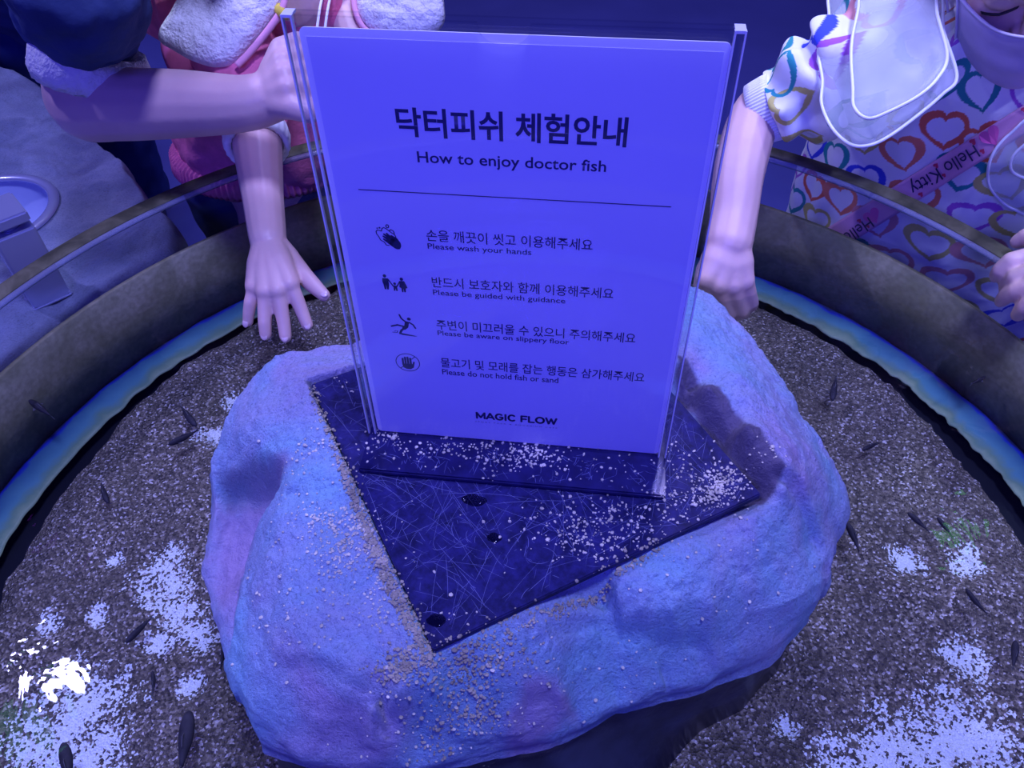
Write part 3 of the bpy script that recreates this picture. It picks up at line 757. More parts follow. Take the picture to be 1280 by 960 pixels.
def icon(name, px0, py0, wpx, u0, u1, v1, v0, hpx):
    bm = bmesh.new(); f = lambda x, y: (u0+(x-px0)/wpx*(u1-u0), v1-(y-py0)/hpx*(v1-v0)); return bm, f
# washing hands in suds (traced in a 560 x 520 cell)
bm, f = icon('i', 150, 265, 555, -.0821, -.0675, .1953, .1772, 515)
k = .00030
stroke(bm, [f(*p) for p in [(410, 705), (350, 700), (310, 640), (230, 600), (200, 530), (160, 480), (155, 430), (190, 400), (285, 415), (300, 365), (345, 340), (400, 360), (470, 410), (530, 450), (580, 470), (600, 520), (595, 560)]], k)
stroke(bm, [f(*p) for p in [(470, 400), (500, 375), (550, 390), (575, 430), (570, 460)]], k)
stroke(bm, [f(435+32*math.cos(a), 310+32*math.sin(a)) for a in np.linspace(0, 6.0, 10)], k, True)
disc2(bm, f(195, 360), .0005); disc2(bm, f(250, 350), .0006)
for p, q in (((330, 475), (520, 600)), ((395, 460), (540, 590)), ((310, 520), (500, 640)), ((310, 580), (480, 680)), ((500, 500), (600, 570))): seg2(bm, f(*p), f(*q), .00055, .0011)
poly2(bm, [f(*p) for p in [(430, 690), (470, 600), (560, 540), (640, 570), (695, 640), (700, 710), (660, 770), (600, 780), (540, 760)]])
tag(obj('icon', bm, 'ink', sheet, False), 'hands in soap suds')
# family
bm, f = icon('i', 128, 268, 115, -.0831, -.0670, .1571, .1436, 75)
disc2(bm, f(142, 274), .0011, .0013); poly2(bm, [f(*p) for p in [(130, 284), (156, 284), (158, 310), (153, 334), (145, 334), (143, 312), (142, 334), (134, 334), (131, 310), (128, 300)]])
disc2(bm, f(218, 284), .0011, .0013); poly2(bm, [f(*p) for p in [(208, 292), (230, 292), (242, 322), (233, 324), (231, 342), (224, 342), (222, 326), (220, 342), (213, 342), (212, 324), (204, 320)]])
disc2(bm, f(184, 306), .0009, .0010); poly2(bm, [f(*p) for p in [(176, 314), (193, 314), (194, 338), (187, 338), (185, 326), (183, 338), (176, 338)]])
for p, q in (((156, 288), (176, 318)), ((208, 296), (193, 318))): seg2(bm, f(*p), f(*q), .0004)
tag(obj('icon', bm, 'ink', sheet, False), 'family holding hands')
# slipping figure
bm, f = icon('i', 195, 95, 330, -.0819, -.0650, .1248, .1059, 290)
disc2(bm, f(443, 150), .0013); 
for pts, w in (([(325, 100), (345, 150), (400, 195)], .00055), ([(440, 195), (490, 225), (515, 270)], .00055), ([(200, 262), (280, 240), (360, 255)], .00065), ([(360, 285), (325, 310), (300, 355)], .0008), ([(410, 205), (395, 255), (365, 280)], .0014), ([(200, 345), (265, 345), (270, 320)], .00025), ([(225, 330), (255, 322)], .0002)):
    stroke(bm, [f(*p) for p in pts], w)
poly2(bm, [f(*p) for p in [(295, 350), (320, 348), (500, 374), (530, 382), (480, 384), (320, 374)]])
tag(obj('icon', bm, 'ink', sheet, False), 'slipping figure')
# crossed-out hand
bm, f = icon('i', 265, 615, 335, -.0828, -.0657, .0895, .0723, 250)
stroke(bm, [(-.0742+.0083*math.cos(a), .0809+.0083*math.sin(a)) for a in np.linspace(0, 2*math.pi, 33)[:-1]], .0003, True)
seg2(bm, (-.0798, .0750), (-.0770, .0776), .0003); seg2(bm, (-.0712, .0843), (-.0686, .0868), .0003)
for x, z0_, z1_ in ((-.0775, .0785, .0843), (-.0757, .079, .0856), (-.0739, .079, .0858), (-.0721, .079, .0850)): seg2(bm, (x, z0_), (x, z1_), .00075)
seg2(bm, (-.0708, .0775), (-.0698, .0815), .0007, .0006); poly2(bm, [(-.0783, .0795), (-.0778, .076), (-.0755, .0745), (-.0725, .0746), (-.0702, .0765), (-.0701, .0790), (-.0714, .0797)])
tag(obj('icon', bm, 'ink', sheet, False), 'hand in a crossed-out circle')

# ------------------------------------------------------------------ loose sand grains
hit = bvh_of(rb, pb, sb)
def grains(name, spec, label, mat='grain', lo=.0005, hi=.0012):
    bm = bmesh.new(); tmpl = bmesh.new(); bmesh.ops.create_icosphere(tmpl, subdivisions=1, radius=1)
    tv = [v.co.copy() for v in tmpl.verts]; tf = [[v.index for v in f.verts] for f in tmpl.faces]; tmpl.free()
    V, F = [], []
    for px, py, sx, sy, n in spec:
        for _ in range(int(n*1.7)):
            p = P(px+rnd.gauss(0, sx), py+rnd.gauss(0, sy), 0.0)
            h = hit.ray_cast(Vector((p.x, p.y, 0.1)), Vector((0, 0, -1)), 0.2)
            if h[0] is None or h[0].z < -0.1: continue
            s = rnd.uniform(lo, hi)*rnd.choice([.6, .8, 1, 1.25]); c = h[0]+h[1]*s*0.55
            sc = Vector((rnd.uniform(.7, 1.3), rnd.uniform(.7, 1.3), rnd.uniform(.6, 1)))*s; rz = rnd.uniform(0, 6.3); cz_, sz_ = math.cos(rz), math.sin(rz); b = len(V)
            for v in tv:
                k = 1+rnd.uniform(-.18, .18); x, y, z = v.x*sc.x*k, v.y*sc.y*k, v.z*sc.z*k
                V.append((c.x+x*cz_-y*sz_, c.y+x*sz_+y*cz_, c.z+z))
            F += [[b+i for i in f] for f in tf]
    bm.free()
    o = obj(name, (V, F), mat, None, False); tag(o, label, 'sand', kind='stuff'); return o
def along(a, b, n, sx, sy, k):
    return [(a[0]+(b[0]-a[0])*i/n, a[1]+(b[1]-a[1])*i/n, sx, sy, k) for i in range(n+1)]
grains('sand_grains', [(620, 575, 60, 12, 70), (660, 578, 22, 8, 70), (520, 562, 40, 9, 30), (480, 552, 14, 6, 18), (740, 590, 50, 12, 22), (630, 562, 80, 4, 40)], 'pale sand grains scattered on the black foot of the sign')
grains('sand_grains', [(905, 605, 14, 12, 130), (880, 622, 14, 8, 60), (780, 650, 45, 18, 120), (720, 672, 25, 12, 35), (845, 570, 6, 14, 8), (690, 650, 30, 12, 20), (870, 590, 25, 18, 30), (836, 622, 7, 6, 14), (560, 705, 60, 60, 10), (560, 770, 30, 12, 8), (420, 490, 12, 10, 4), (760, 690, 40, 10, 30)], 'pale sand grains scattered on the scratched black plate')
grains('sand_grains', along((392, 490), (432, 590), 8, 3, 5, 14) + along((432, 590), (470, 690), 8, 4, 6, 34) + along((470, 690), (535, 815), 10, 5, 7, 36) + along((560, 812), (700, 745), 8, 8, 5, 10) + along((700, 745), (820, 680), 8, 4, 3, 12)
       + [(500, 820, 20, 10, 170), (575, 840, 25, 16, 130), (530, 860, 30, 14, 50), (600, 810, 20, 10, 90), (650, 790, 20, 10, 24)],
       'brown sand packed along the edges of the black plate', 'grain_brown', .0006, .0013)
grains('sand_grains', [(410, 645, 22, 8, 60), (425, 690, 22, 16, 90), (440, 660, 18, 14, 60), (400, 590, 30, 40, 40), (390, 560, 14, 8, 16), (345, 690, 30, 60, 30), (410, 750, 60, 30, 40), (520, 870, 60, 30, 50), (590, 860, 40, 20, 60), (540, 905, 60, 8, 30), (900, 700, 60, 30, 26), (820, 790, 60, 20, 14), (950, 580, 14, 10, 12), (660, 830, 60, 20, 30), (470, 740, 10, 30, 40)],
       'pale sand grains strewn over the painted rock', 'grain')

# ------------------------------------------------------------------ doctor fish
def make_fish(px0, py0, px1, py1, z, label, bend=0.1, fat=1.0):
    """head at the first pixel, tail at the second"""
    h, t_ = P(px0, py0, z), P(px1, py1, z-0.002); L = (t_-h).length; yaw = math.atan2((h-t_).y, (h-t_).x)
    root = empty('doctor_fish', (h+t_)/2, (0, 0, yaw)); tag(root, label, 'fish', 'doctor fish in the tank')
    prof = [(0.50, .012), (0.47, .040), (0.40, .068), (0.28, .088), (0.12, .092), (-.05, .078), (-.2, .052), (-.32, .030), (-.38, .024)]
    cy = lambda x: bend*L*((0.5-x)**2)*0.6
    rings = [[Vector((x*L, cy(x)+w_*fat*1.45*L*math.cos(2*math.pi*k/14)*0.85, w_*L*1.25*math.sin(2*math.pi*k/14))) for k in range(14)] for x, w_ in prof]
    obj('body', loft(rings), 'fish', root)
    def fin(name, pts, th):
        bm = bmesh.new(); a = [bm.verts.new(p+th) for p in pts]; b = [bm.verts.new(p-th) for p in pts]; n = len(pts)
        bm.faces.new(a); bm.faces.new(list(reversed(b)))
        for i in range(n): bm.faces.new((a[i], b[i], b[(i+1) % n], a[(i+1) % n]))
        obj(name, bm, 'fish_fin', root, False)
    y = cy(-.38)
    fin('tail_fin', [Vector((-.36*L, y, .02*L)), Vector((-.52*L, cy(-.52)+.02*L, .10*L)), Vector((-.46*L, cy(-.46), 0)), Vector((-.52*L, cy(-.52)-.02*L, -.10*L)), Vector((-.36*L, y, -.02*L))], Vector((0, .006*L, 0)))
    fin('dorsal_fin', [Vector((.14*L, cy(.14), .085*L)), Vector((.02*L, cy(.02), .17*L)), Vector((-.12*L, cy(-.12), .12*L)), Vector((-.14*L, cy(-.14), .06*L))], Vector((0, .005*L, 0)))
    for s in (-1, 1):
        fin('side_fin', [Vector((.26*L, cy(.26)+s*.07*L, -.02*L)), Vector((.14*L, cy(.14)+s*.16*L, -.05*L)), Vector((.12*L, cy(.12)+s*.08*L, -.04*L))], Vector((0, 0, .004*L)))
        bm = bmesh.new(); bmesh.ops.create_uvsphere(bm, u_segments=10, v_segments=6, radius=.014*L)
        for v in bm.verts: v.co += Vector((.41*L, cy(.41)+s*.052*L*fat, .03*L))
        obj('eye', bm, 'eye', root)
    return root
for a in [(236, 888, 228, 968, -.165, 'thick dark fish at the bottom left, head up, beside the rock foot', .05, 1.1),
          (78, 928, 92, 985, -.160, 'dark fish cut by the bottom edge over the white patch at lower left', .1, 1.1),
          (157, 803, 190, 770, -.185, 'dark fish pointing down-left by the tall white patch', .1, .85),
          (190, 838, 197, 868, -.195, 'small faint fish below the tall white patch left of the rock', .3, .7),
          (245, 532, 223, 508, -.185, 'small dark fish head to the right above the rock’s left side', .1, .8),
          (210, 555, 250, 540, -.180, 'dark fish beside the small white patch left of the rock top', -.15, .85),
          (135, 628, 122, 604, -.190, 'lone small fish on brown sand at the left middle', .2, .8),
          (36, 500, 68, 520, -.150, 'dark fish swimming along the olive tank wall at far left', .1, .8),
          (281, 800, 278, 838, -.180, 'slim dark fish hugging the rock’s lower left side', .1, .75),
          (1041, 500, 1043, 470, -.185, 'dark upright fish right of the rock near the blue-green strip', .1, .8),
          (1058, 652, 1080, 690, -.180, 'dark fish just off the rock’s right corner', .25, .85),
          (1135, 640, 1162, 664, -.188, 'blurred fish on the right between the rock corner and the green glint', .1, .95),
          (1172, 646, 1192, 672, -.175, 'dark fish touching the green glint on the right', .1, .8),
          (1208, 735, 1228, 770, -.180, 'slim fish curving down below the green glint at right', -.3, .7),
          (1270, 800, 1268, 838, -.180, 'dark fish at the right edge of the picture above the white patch', .1, .95),
          (1232, 470, 1214, 482, -.150, 'faint fish near the olive tank wall at right', .1, .8),
          (1078, 562, 1100, 552, -.192, 'small pale-brown fish on the sand right of the rock, below the strip', .1, .8)]:
    make_fish(*a)

# ------------------------------------------------------------------ wash counter, basin and tap behind the left wall
ctr = empty('wash_counter', (-.9, .35, Z_ROOM)); tag(ctr, 'lumpy grey-blue rock counter at the left edge behind the tank wall', 'counter')
BC = Vector((-.768, .432)); BR = .090
edge = [P(60, 108, -.15), P(100, 165, -.15), P(135, 185, -.15), P(166, 215, -.15), P(190, 255, -.15), P(232, 292, -.15)]
edge = [Vector((p.x, p.y)) for p in edge]
for a in np.linspace(141, 200, 9): edge.append(Vector((TC.x+.612*math.cos(math.radians(a)), TC.y+.612*math.sin(math.radians(a)))))
edge += [Vector((-.8, -.35)), Vector((-1.25, -.3)), Vector((-1.35, .3)), Vector((-1.38, .78)), Vector((-1.10, .90)), Vector((-.97, .86))]
eb = sorted((math.atan2((p-BC).y, (p-BC).x), (p-BC).length) for p in edge); ea = np.array([e[0] for e in eb]); er = np.array([e[1] for e in eb])
NA, NR = 420, 90; V, F = [], []
for i in range(NA):
    a = -math.pi+2*math.pi*i/NA; R = float(per(a, ea, er)); R *= 1+.02*noise.noise(Vector((math.cos(a)*6, math.sin(a)*6, 0)))
    for j in range(NR+1):
        r = BR+(R-BR)*(j/NR); q = Vector((BC.x+r*math.cos(a), BC.y+r*math.sin(a), 0)); s = j/NR
        z = -.15+(.010*noise.noise(q*7)+.006*noise.noise(q*18)+.003*noise.noise(q*50)+.0015*noise.noise(q*120))*min(1, (r-BR)/.03)-0.03*max(0, s-.9)*10*max(0, s-.9)*10
        V.append((q.x, q.y, z))
    for zz in (-.22, -.4, Z_ROOM):
        q = Vector((BC.x+R*math.cos(a), BC.y+R*math.sin(a), zz)); k = 1+.03*noise.noise(q*9); V.append((BC.x+(q.x-BC.x)*k, BC.y+(q.y-BC.y)*k, zz))
MR = NR+4
for i in range(NA):
    k = (i+1) % NA
    for j in range(MR-1): F.append((i*MR+j, i*MR+j+1, k*MR+j+1, k*MR+j))
wobj('rock_slab', (V, F), 'counter', ctr)
bas = empty('wash_basin', (BC.x, BC.y, -.25)); tag(bas, 'round blue-lit wash basin with shiny rim set in the rock counter at far left', 'basin')
wobj('bowl', ring_mesh([(BR-.004, -.148), (BR-.006, -.153), (BR-.012, -.175), (BR-.026, -.20), (BR-.05, -.213), (.012, -.217), (.0115, -.222), (BR-.045, -.219), (BR-.02, -.205), (BR-.004, -.170)], 96, True, BC), 'basin', bas)
wobj('rim', ring_mesh([(BR-.005+.0075*math.cos(x), -.1475+.004*math.sin(x)) for x in np.linspace(0, 2*math.pi, 13)[:-1]], 96, True, BC), 'chrome', bas)
wobj('drain', ring_mesh([(.0005, -.2165), (.010, -.2165), (.012, -.2155), (.013, -.2165), (.012, -.219), (.0005, -.219)], 32, True, BC), 'chrome', bas)
tp = P(58, 366, -.15); td = (Vector((BC.x, BC.y))-Vector((tp.x, tp.y))).normalized(); tr_ = math.atan2(td.y, td.x)
tap = empty('basin_tap', (tp.x, tp.y, -.152), (0, 0, tr_)); tag(tap, 'square chrome tap standing on the rock counter in front of the basin', 'tap')
obj('body', box_bm(-.022, .022, -.022, .022, 0, .100, .002), 'chrome', tap, False)
obj('spout', box_bm(.010, .085, -.014, .014, .072, .090, .002), 'chrome', tap, False)
bm = box_bm(-.023, .030, -.022, .022, .108, .121, .002); obj('handle', bm, 'chrome', tap, False)
bm = bmesh.new(); bmesh.ops.create_cone(bm, cap_ends=True, segments=24, radius1=.013, radius2=.013, depth=.012); bmesh.ops.translate(bm, verts=bm.verts[:], vec=(0, 0, .104)); obj('handle_neck', bm, 'chrome', tap)
obj('base_flange', box_bm(-.024, .024, -.024, .024, 0, .005, .002), 'chrome', tap, False)

# ------------------------------------------------------------------ people
def V3(*pts): return [P(*p) for p in pts]
def limb(pts, radii, steps=5):
    """finely stepped tapered chain along a smooth curve"""
    np_, nr = [], []
    for i in range(len(pts)-1):
        p0 = pts[max(i-1, 0)]; p1 = pts[i]; p2 = pts[i+1]; p3 = pts[min(i+2, len(pts)-1)]
        for s in range(steps):
            u = s/steps
            np_.append(0.5*((2*p1)+(p2-p0)*u+(2*p0-5*p1+4*p2-p3)*u*u+(3*p1-p0-3*p2+p3)*u**3))
            nr.append(radii[i]*(1-u)+radii[i+1]*u)
    np_.append(pts[-1]); nr.append(radii[-1])
    return chain(np_, nr)
def nail(parent, tip, prev, upv, s):
    d = (tip-prev).normalized(); n = (upv-d*upv.dot(d)).normalized(); x = d.cross(n)
    bm = bmesh.new(); bmesh.ops.create_uvsphere(bm, u_segments=12, v_segments=8, radius=1)
    c = tip+n*s*0.72+d*s*0.15
    for v in bm.verts: v.co = c+x*v.co.x*s*0.62+d*v.co.y*s*0.75+n*v.co.z*s*0.22
    return wobj('finger_nail', bm, 'nail', parent)
def head_caps(c, fwd, upv, s=1.0):
    """skull, jaw, brow, cheeks, nose, lips, ears; s = 1 is a head 0.2 m tall"""
    f = fwd.normalized(); u = (upv-f*upv.dot(f)).normalized(); r = f.cross(u)
    g = lambda x, y, z: c+(r*x+f*y+u*z)*s
    caps = [(g(0, -.025, .025), .074*s, g(0, .012, .03), .070*s), (g(0, .0, .0), .066*s, g(0, .030, -.035), .052*s), (g(0, .03, -.04), .046*s, g(0, .052, -.075), .024*s),
            (g(-.03, .045, -.02), .026*s, g(-.018, .05, -.06), .022*s), (g(.03, .045, -.02), .026*s, g(.018, .05, -.06), .022*s),
            (g(-.035, .062, .022), .013*s, g(.035, .062, .022), .013*s),
            (g(0, .078, .005), .008*s, g(0, .094, -.022), .012*s), (g(-.011, .083, -.025), .007*s, g(.011, .083, -.025), .007*s),
            (g(-.016, .076, -.050), .006*s, g(.016, .076, -.050), .006*s), (g(-.013, .075, -.060), .006*s, g(.013, .075, -.060), .006*s)]
    for sx in (-1, 1):
        caps += [(g(sx*.030, .060, .004), .014*s, g(sx*.024, .062, .004), .014*s),
                 (g(sx*.072, -.008, .012), .011*s, g(sx*.076, -.012, -.022), .008*s), (g(sx*.074, -.016, .014), .008*s, g(sx*.080, -.022, -.005), .007*s)]
    return caps, g
def eyes(parent, g, s):
    for sx in (-1, 1):
        pts = [g(sx*(.030+.016*math.cos(a)), .0755-.003*abs(math.cos(a)), .000-.005*math.sin(a)) for a in np.linspace(0, math.pi, 9)]
        wobj('closed_eyelid', tube(pts, [.0007*s]+[.0014*s]*7+[.0007*s], 6), 'hair', parent)

# ---- child in pink coat, left, right hand over the water
kid = tag(empty('person', (-.47, .72, Z_ROOM)), 'person in pink coat with white fleece lapels, one hand spread over the water', 'person')
arm = V3((300, 72, .050), (316, 130, .012), (322, 185, -.004), (329, 250, -.030), (335, 300, -.042))
wr = arm[-1]
fing = {'pinky': V3((319, 358, -.060), (313, 378, -.072), (311, 391, -.082), (310, 402, -.091)),
        'ring': V3((332, 364, -.059), (331, 388, -.074), (331, 404, -.084), (332, 418, -.094)),
        'middle': V3((347, 363, -.058), (352, 388, -.074), (355, 405, -.085), (357, 421, -.095)),
        'index': V3((362, 355, -.056), (372, 376, -.070), (378, 391, -.080), (384, 406, -.089)),
        'thumb': V3((360, 322, -.056), (380, 345, -.062), (392, 357, -.066), (405, 369, -.070))}
caps = limb(arm, [.040, .032, .0275, .0225, .0195])
for k in ('pinky', 'ring', 'middle', 'index'):
    b = fing[k][0]
    caps += chain([wr+(b-wr)*.08+Vector((0, 0, -.002)), wr+(b-wr)*.55, b], [.0165, .0150, .0108])
    caps += chain(fing[k], [.0088, .0076, .0071, .0064] if k != 'pinky' else [.0080, .0070, .0064, .0057])
caps += chain([wr+Vector((.004, .0, -.004)), fing['thumb'][0]], [.015, .0125]) + chain(fing['thumb'], [.0120, .0100, .0088, .0068])
hc, hg = head_caps(Vector((-.375, .50, .315)), Vector((.35, -.8, -.5)), Vector((.1, -.3, 1)), .95)
torso = [(Vector((-.45, .645, -.28)), .085, Vector((-.42, .60, .08)), .085), (Vector((-.50, .62, .08)), .05, Vector((-.34, .575, .09)), .05), (Vector((-.415, .585, .10)), .042, Vector((-.39, .54, .22)), .038),
         (Vector((-.51, .66, -.28)), .065, Vector((-.52, .68, -.70)), .045), (Vector((-.42, .65, -.28)), .065, Vector((-.43, .67, -.70)), .045),
         (Vector((-.52, .68, -.71)), .036, Vector((-.50, .60, -.725)), .03), (Vector((-.43, .67, -.71)), .036, Vector((-.41, .59, -.725)), .03)]
shoulder = [(Vector((-.49, .62, .085)), .045, arm[0], .040)]
left_arm = limb([Vector((-.34, .575, .09))] + V3((432, -10, .08), (434, 25, .06), (470, 120, .02), (500, 200, -.01)), [.042, .030, .021, .021, .019], 4)
lh = left_arm[-1][2]; lf = []
for i in range(4):
    b = lh+Vector((-.022+.015*i, -.045, -.022)); lf += [(lh, .014, b, .010)] + chain([b, b+Vector((-.003+.003*i, -.022, -.014)), b+Vector((-.005+.004*i, -.036, -.028))], [.0095, .008, .0065])
lf += chain([lh, lh+Vector((-.03, -.018, -.014)), lh+Vector((-.042, -.034, -.022))], [.014, .010, .007])
body = blob('body', caps+torso+shoulder+hc+left_arm+lf, .0016, 'skin', kid, 7)
eyes(body, hg, .95)
for k in fing: nail(body, fing[k][-1], fing[k][-2], Vector((0, -.25, 1)), .0062 if k != 'thumb' else .0068)
hr = [(hg(0, -.03, .035), .081*.95, hg(0, .0, .045), .078*.95), (hg(0, -.05, -.01), .066*.95, hg(0, -.055, -.07), .045*.95)]
blob('hair', hr, .004, 'hair', kid, 6, [(.003, 60)])
ct = [(Vector((-.455, .635, -.09)), .105, Vector((-.42, .60, .07)), .095), (Vector((-.51, .63, .06)), .06, Vector((-.34, .59, .075)), .06), (Vector((-.47, .64, -.13)), .105, Vector((-.455, .635, -.08)), .10), (Vector((-.52, .65, -.135)), .07, Vector((-.50, .635, -.08)), .07), (Vector((-.40, .625, -.13)), .08, Vector((-.40, .615, -.08)), .075)]
blob('coat', ct, .004, 'pink', kid, 8, [(.006, 18), (.0025, 50)])
sl = limb([Vector((-.49, .625, .085))] + V3((300, 75, .048), (315, 130, .012), (319, 154, .004)), [.055, .050, .042, .036], 5)
blob('sleeve', sl, .003, 'pink', kid, 8, [(.004, 30), (.002, 70)])
a_, b_ = P(319.5, 164, .001), P(322.5, 185, -.005); d = (b_-a_).normalized(); x, y, _ = frame(d)
rg = []
for r, o in ((.029, .2), (.036, .0), (.0375, .4), (.0365, .85), (.034, 1.0), (.029, .95), (.0275, .6)):
    rg.append([a_+(b_-a_)*o+(x*math.cos(t_)+y*math.sin(t_))*(r+.0006*math.sin(24*t_)) for t_ in np.linspace(0, 2*math.pi, 97)[:-1]])
wobj('cuff', loft(rg, False), 'cuff', kid)
# ribbed hem
rg = []
hcn = Vector((-.462, .64, -.165))
for z, r in ((.020, .108), (.012, .119), (-.010, .122), (-.018, .117), (-.016, .090), (.016, .085)):
    rg.append([hcn+Vector((math.cos(t_)*(r+.0022*math.sin(90*t_))*1.1, math.sin(t_)*(r+.0022*math.sin(90*t_))*.86, z)) for t_ in np.linspace(0, 2*math.pi, 541)[:-1]])
rg.append(rg[0]); wobj('hem', loft(rg, False), 'pink', kid)
pt = [(Vector((-.515, .66, -.22)), .090, Vector((-.52, .68, -.66)), .060), (Vector((-.415, .65, -.22)), .090, Vector((-.43, .67, -.66)), .060), (Vector((-.51, .655, -.22)), .09, Vector((-.42, .65, -.22)), .09)]
blob('trousers', pt, .005, 'navy_pants', kid, 6, [(.006, 20)])
for cx in (-.52, -.43): blob('shoe', [(Vector((cx, .68, -.735)), .038, Vector((cx+.02, .57, -.742)), .034)], .004, 'navy', kid, 4)
zf = lambda x, y: .095-(y-0)*.0007
fz = lambda x, y: .115-.0006*y
flp = [(198, 42), (210, 22), (238, -18), (300, -45), (348, -28), (352, 8), (336, 32), (310, 64), (292, 80), (268, 84), (240, 76), (215, 62), (202, 54)]
wobj('lining', patch([(202, 48), (206, 78), (222, 98), (262, 104), (300, 96), (330, 40), (300, 20), (230, 30)], lambda x, y: .095-.0006*y, .008, .012, nz=(.004, 40)), 'lining', kid)
wobj('fleece_lapel', patch(flp, fz, .022, .010, 22, 8, nz=(.004, 90)), 'fleece', kid)
flp2 = [(446, -30), (500, -48), (545, -28), (556, 12), (552, 34), (530, 48), (490, 50), (470, 44), (452, 30), (444, 8)]
wobj('fleece_lapel', patch(flp2, lambda x, y: .085-.0006*y, .022, .010, 20, 8, nz=(.004, 90)), 'fleece', kid)
wobj('piping', tube([P(x, y, fz(x, y)+.004) for x, y in [(356, -20), (354, 8), (338, 34), (312, 66), (296, 82)]], .0040, 8, 6), 'pinktrim', kid)
wobj('piping', tube([P(x, y, .085-.0006*y+.004) for x, y in [(442, -20), (443, 10), (454, 34), (474, 48)]], .0035, 8, 6), 'pinktrim', kid)
tag(wobj('ribbon', tube([P(x, y, .11) for x, y in [(332, -14), (342, 2), (352, 16), (358, 22)]], [.003, .006, .006, .003], 8, 5), 'yellow', kid), 'yellow ribbon at the collar')
wobj('cord', tube([P(x, y, .10) for x, y in [(412, -30), (402, 0), (397, 30), (394, 60)]], .0016, 8, 6), 'cuff', kid)
wobj('cord', tube([P(x, y, .10) for x, y in [(420, -30), (412, 0), (407, 30), (405, 60)]], .0016, 8, 6), 'cuff', kid)

# ---- helper in navy with rolled fleece-lined sleeve, holding the coat
hlp = tag(empty('person', (-1.12, 1.15, Z_ROOM)), 'person in navy top with rolled-up fleece cuff, bare forearm reaching across', 'person')
el = P(104, 122, .052); wr = P(338, 122, .088)
fa_ = [P(112, 26, .120), el, P(150, 130, .058), P(230, 130, .070), P(300, 130, .081), wr]
caps = limb(fa_, [.040, .0400, .0390, .0345, .0280, .0250])
kn = V3((352, 62, 0.124), (353, 78, 0.120), (356, 94, 0.114), (360, 110, 0.106))
tips = [V3((372, 52, 0.122), (390, 56, 0.114), (402, 72, 0.106)), V3((378, 70, 0.116), (394, 78, 0.108), (405, 92, 0.100)), V3((380, 90, 0.110), (394, 98, 0.102), (402, 108, 0.096)), V3((382, 108, 0.102), (394, 114, 0.096), (400, 120, 0.092))]
for k, tp_ in zip(kn, tips):
    caps += chain([wr, wr+(k-wr)*.55, k], [.020, .017, .0125]) + chain([k]+tp_, [.0120, .0105, .0095, .0080])
caps += chain([wr, P(366, 132, .092), P(386, 140, .087), P(402, 136, .084)], [.022, .014, .0115, .0085])
sh = Vector((-.62, .66, .270))
caps += limb([Vector((-.74, .86, .29)), sh, fa_[0]], [.055, .052, .042], 5)
caps += [(Vector((-1.08, 1.12, -.12)), .10, Vector((-.80, .93, .24)), .10), (Vector((-.92, 1.0, .24)), .055, Vector((-.70, .84, .25)), .06), (Vector((-.80, .93, .27)), .05, Vector((-.76, .88, .40)), .045),
         (Vector((-1.12, 1.12, -.15)), .085, Vector((-1.20, 1.16, -.70)), .045), (Vector((-1.04, 1.16, -.15)), .085, Vector((-1.10, 1.24, -.70)), .045), (Vector((-1.20, 1.15, -.715)), .038, Vector((-1.18, 1.05, -.725)), .032), (Vector((-1.10, 1.23, -.715)), .038, Vector((-1.08, 1.13, -.725)), .032)]
caps += limb([Vector((-.92, 1.0, .24)), Vector((-1.02, .95, .16)), Vector((-.84, .80, .40))], [.05, .04, .03], 4)
of = Vector((-.84, .80, .40))
for i in range(4):
    b = of+Vector((-.02+.016*i, -.05, -.035)); caps += [(of, .02, b, .012)] + chain([b, b+Vector((0, -.026, -.026)), b+Vector((0, -.032, -.05))], [.0105, .0095, .008])
caps += chain([of, of+Vector((.03, -.02, -.02)), of+Vector((.045, -.045, -.04))], [.02, .012, .009])
hc, hg = head_caps(Vector((-.73, .84, .50)), Vector((.4, -.75, -.5)), Vector((.15, -.3, 1)), 1.05)
body = blob('body', caps+hc, .0026, 'skin', hlp, 8)
eyes(body, hg, 1.05)
blob('hair', [(hg(0, -.03, .035), .081*1.05, hg(0, .0, .045), .078*1.05), (hg(0, -.05, -.01), .066*1.05, hg(0, -.055, -.09), .05*1.05)], .004, 'hair', hlp, 6, [(.003, 60)])
sl = limb([Vector((-.74, .86, .29)), sh, P(90, -40, .21), P(96, 4, .152), P(103, 36, .120)], [.080, .068, .060, .064, .055], 6)
blob('sleeve', sl, .003, 'navy', hlp, 7, [(.012, 16), (.005, 40), (.001, 120)])
tt = [(Vector((-1.08, 1.12, -.12)), .12, Vector((-.80, .93, .22)), .12), (Vector((-.92, 1.0, .22)), .075, Vector((-.70, .84, .24)), .08)] + limb([Vector((-.92, 1.0, .24)), Vector((-1.01, .96, .165))], [.07, .058], 4)
blob('jersey', tt, .005, 'navy', hlp, 7, [(.01, 14), (.004, 40)])
pt = [(Vector((-1.12, 1.12, -.12)), .10, Vector((-1.20, 1.16, -.66)), .065), (Vector((-1.05, 1.14, -.12)), .10, Vector((-1.10, 1.24, -.66)), .065)]
blob('trousers', pt, .006, 'navy_pants', hlp, 6, [(.006, 20)])
for cx, cy in ((-1.20, 1.15), (-1.10, 1.23)): blob('shoe', [(Vector((cx, cy, -.735)), .04, Vector((cx+.02, cy-.12, -.742)), .036)], .004, 'navy', hlp, 4)
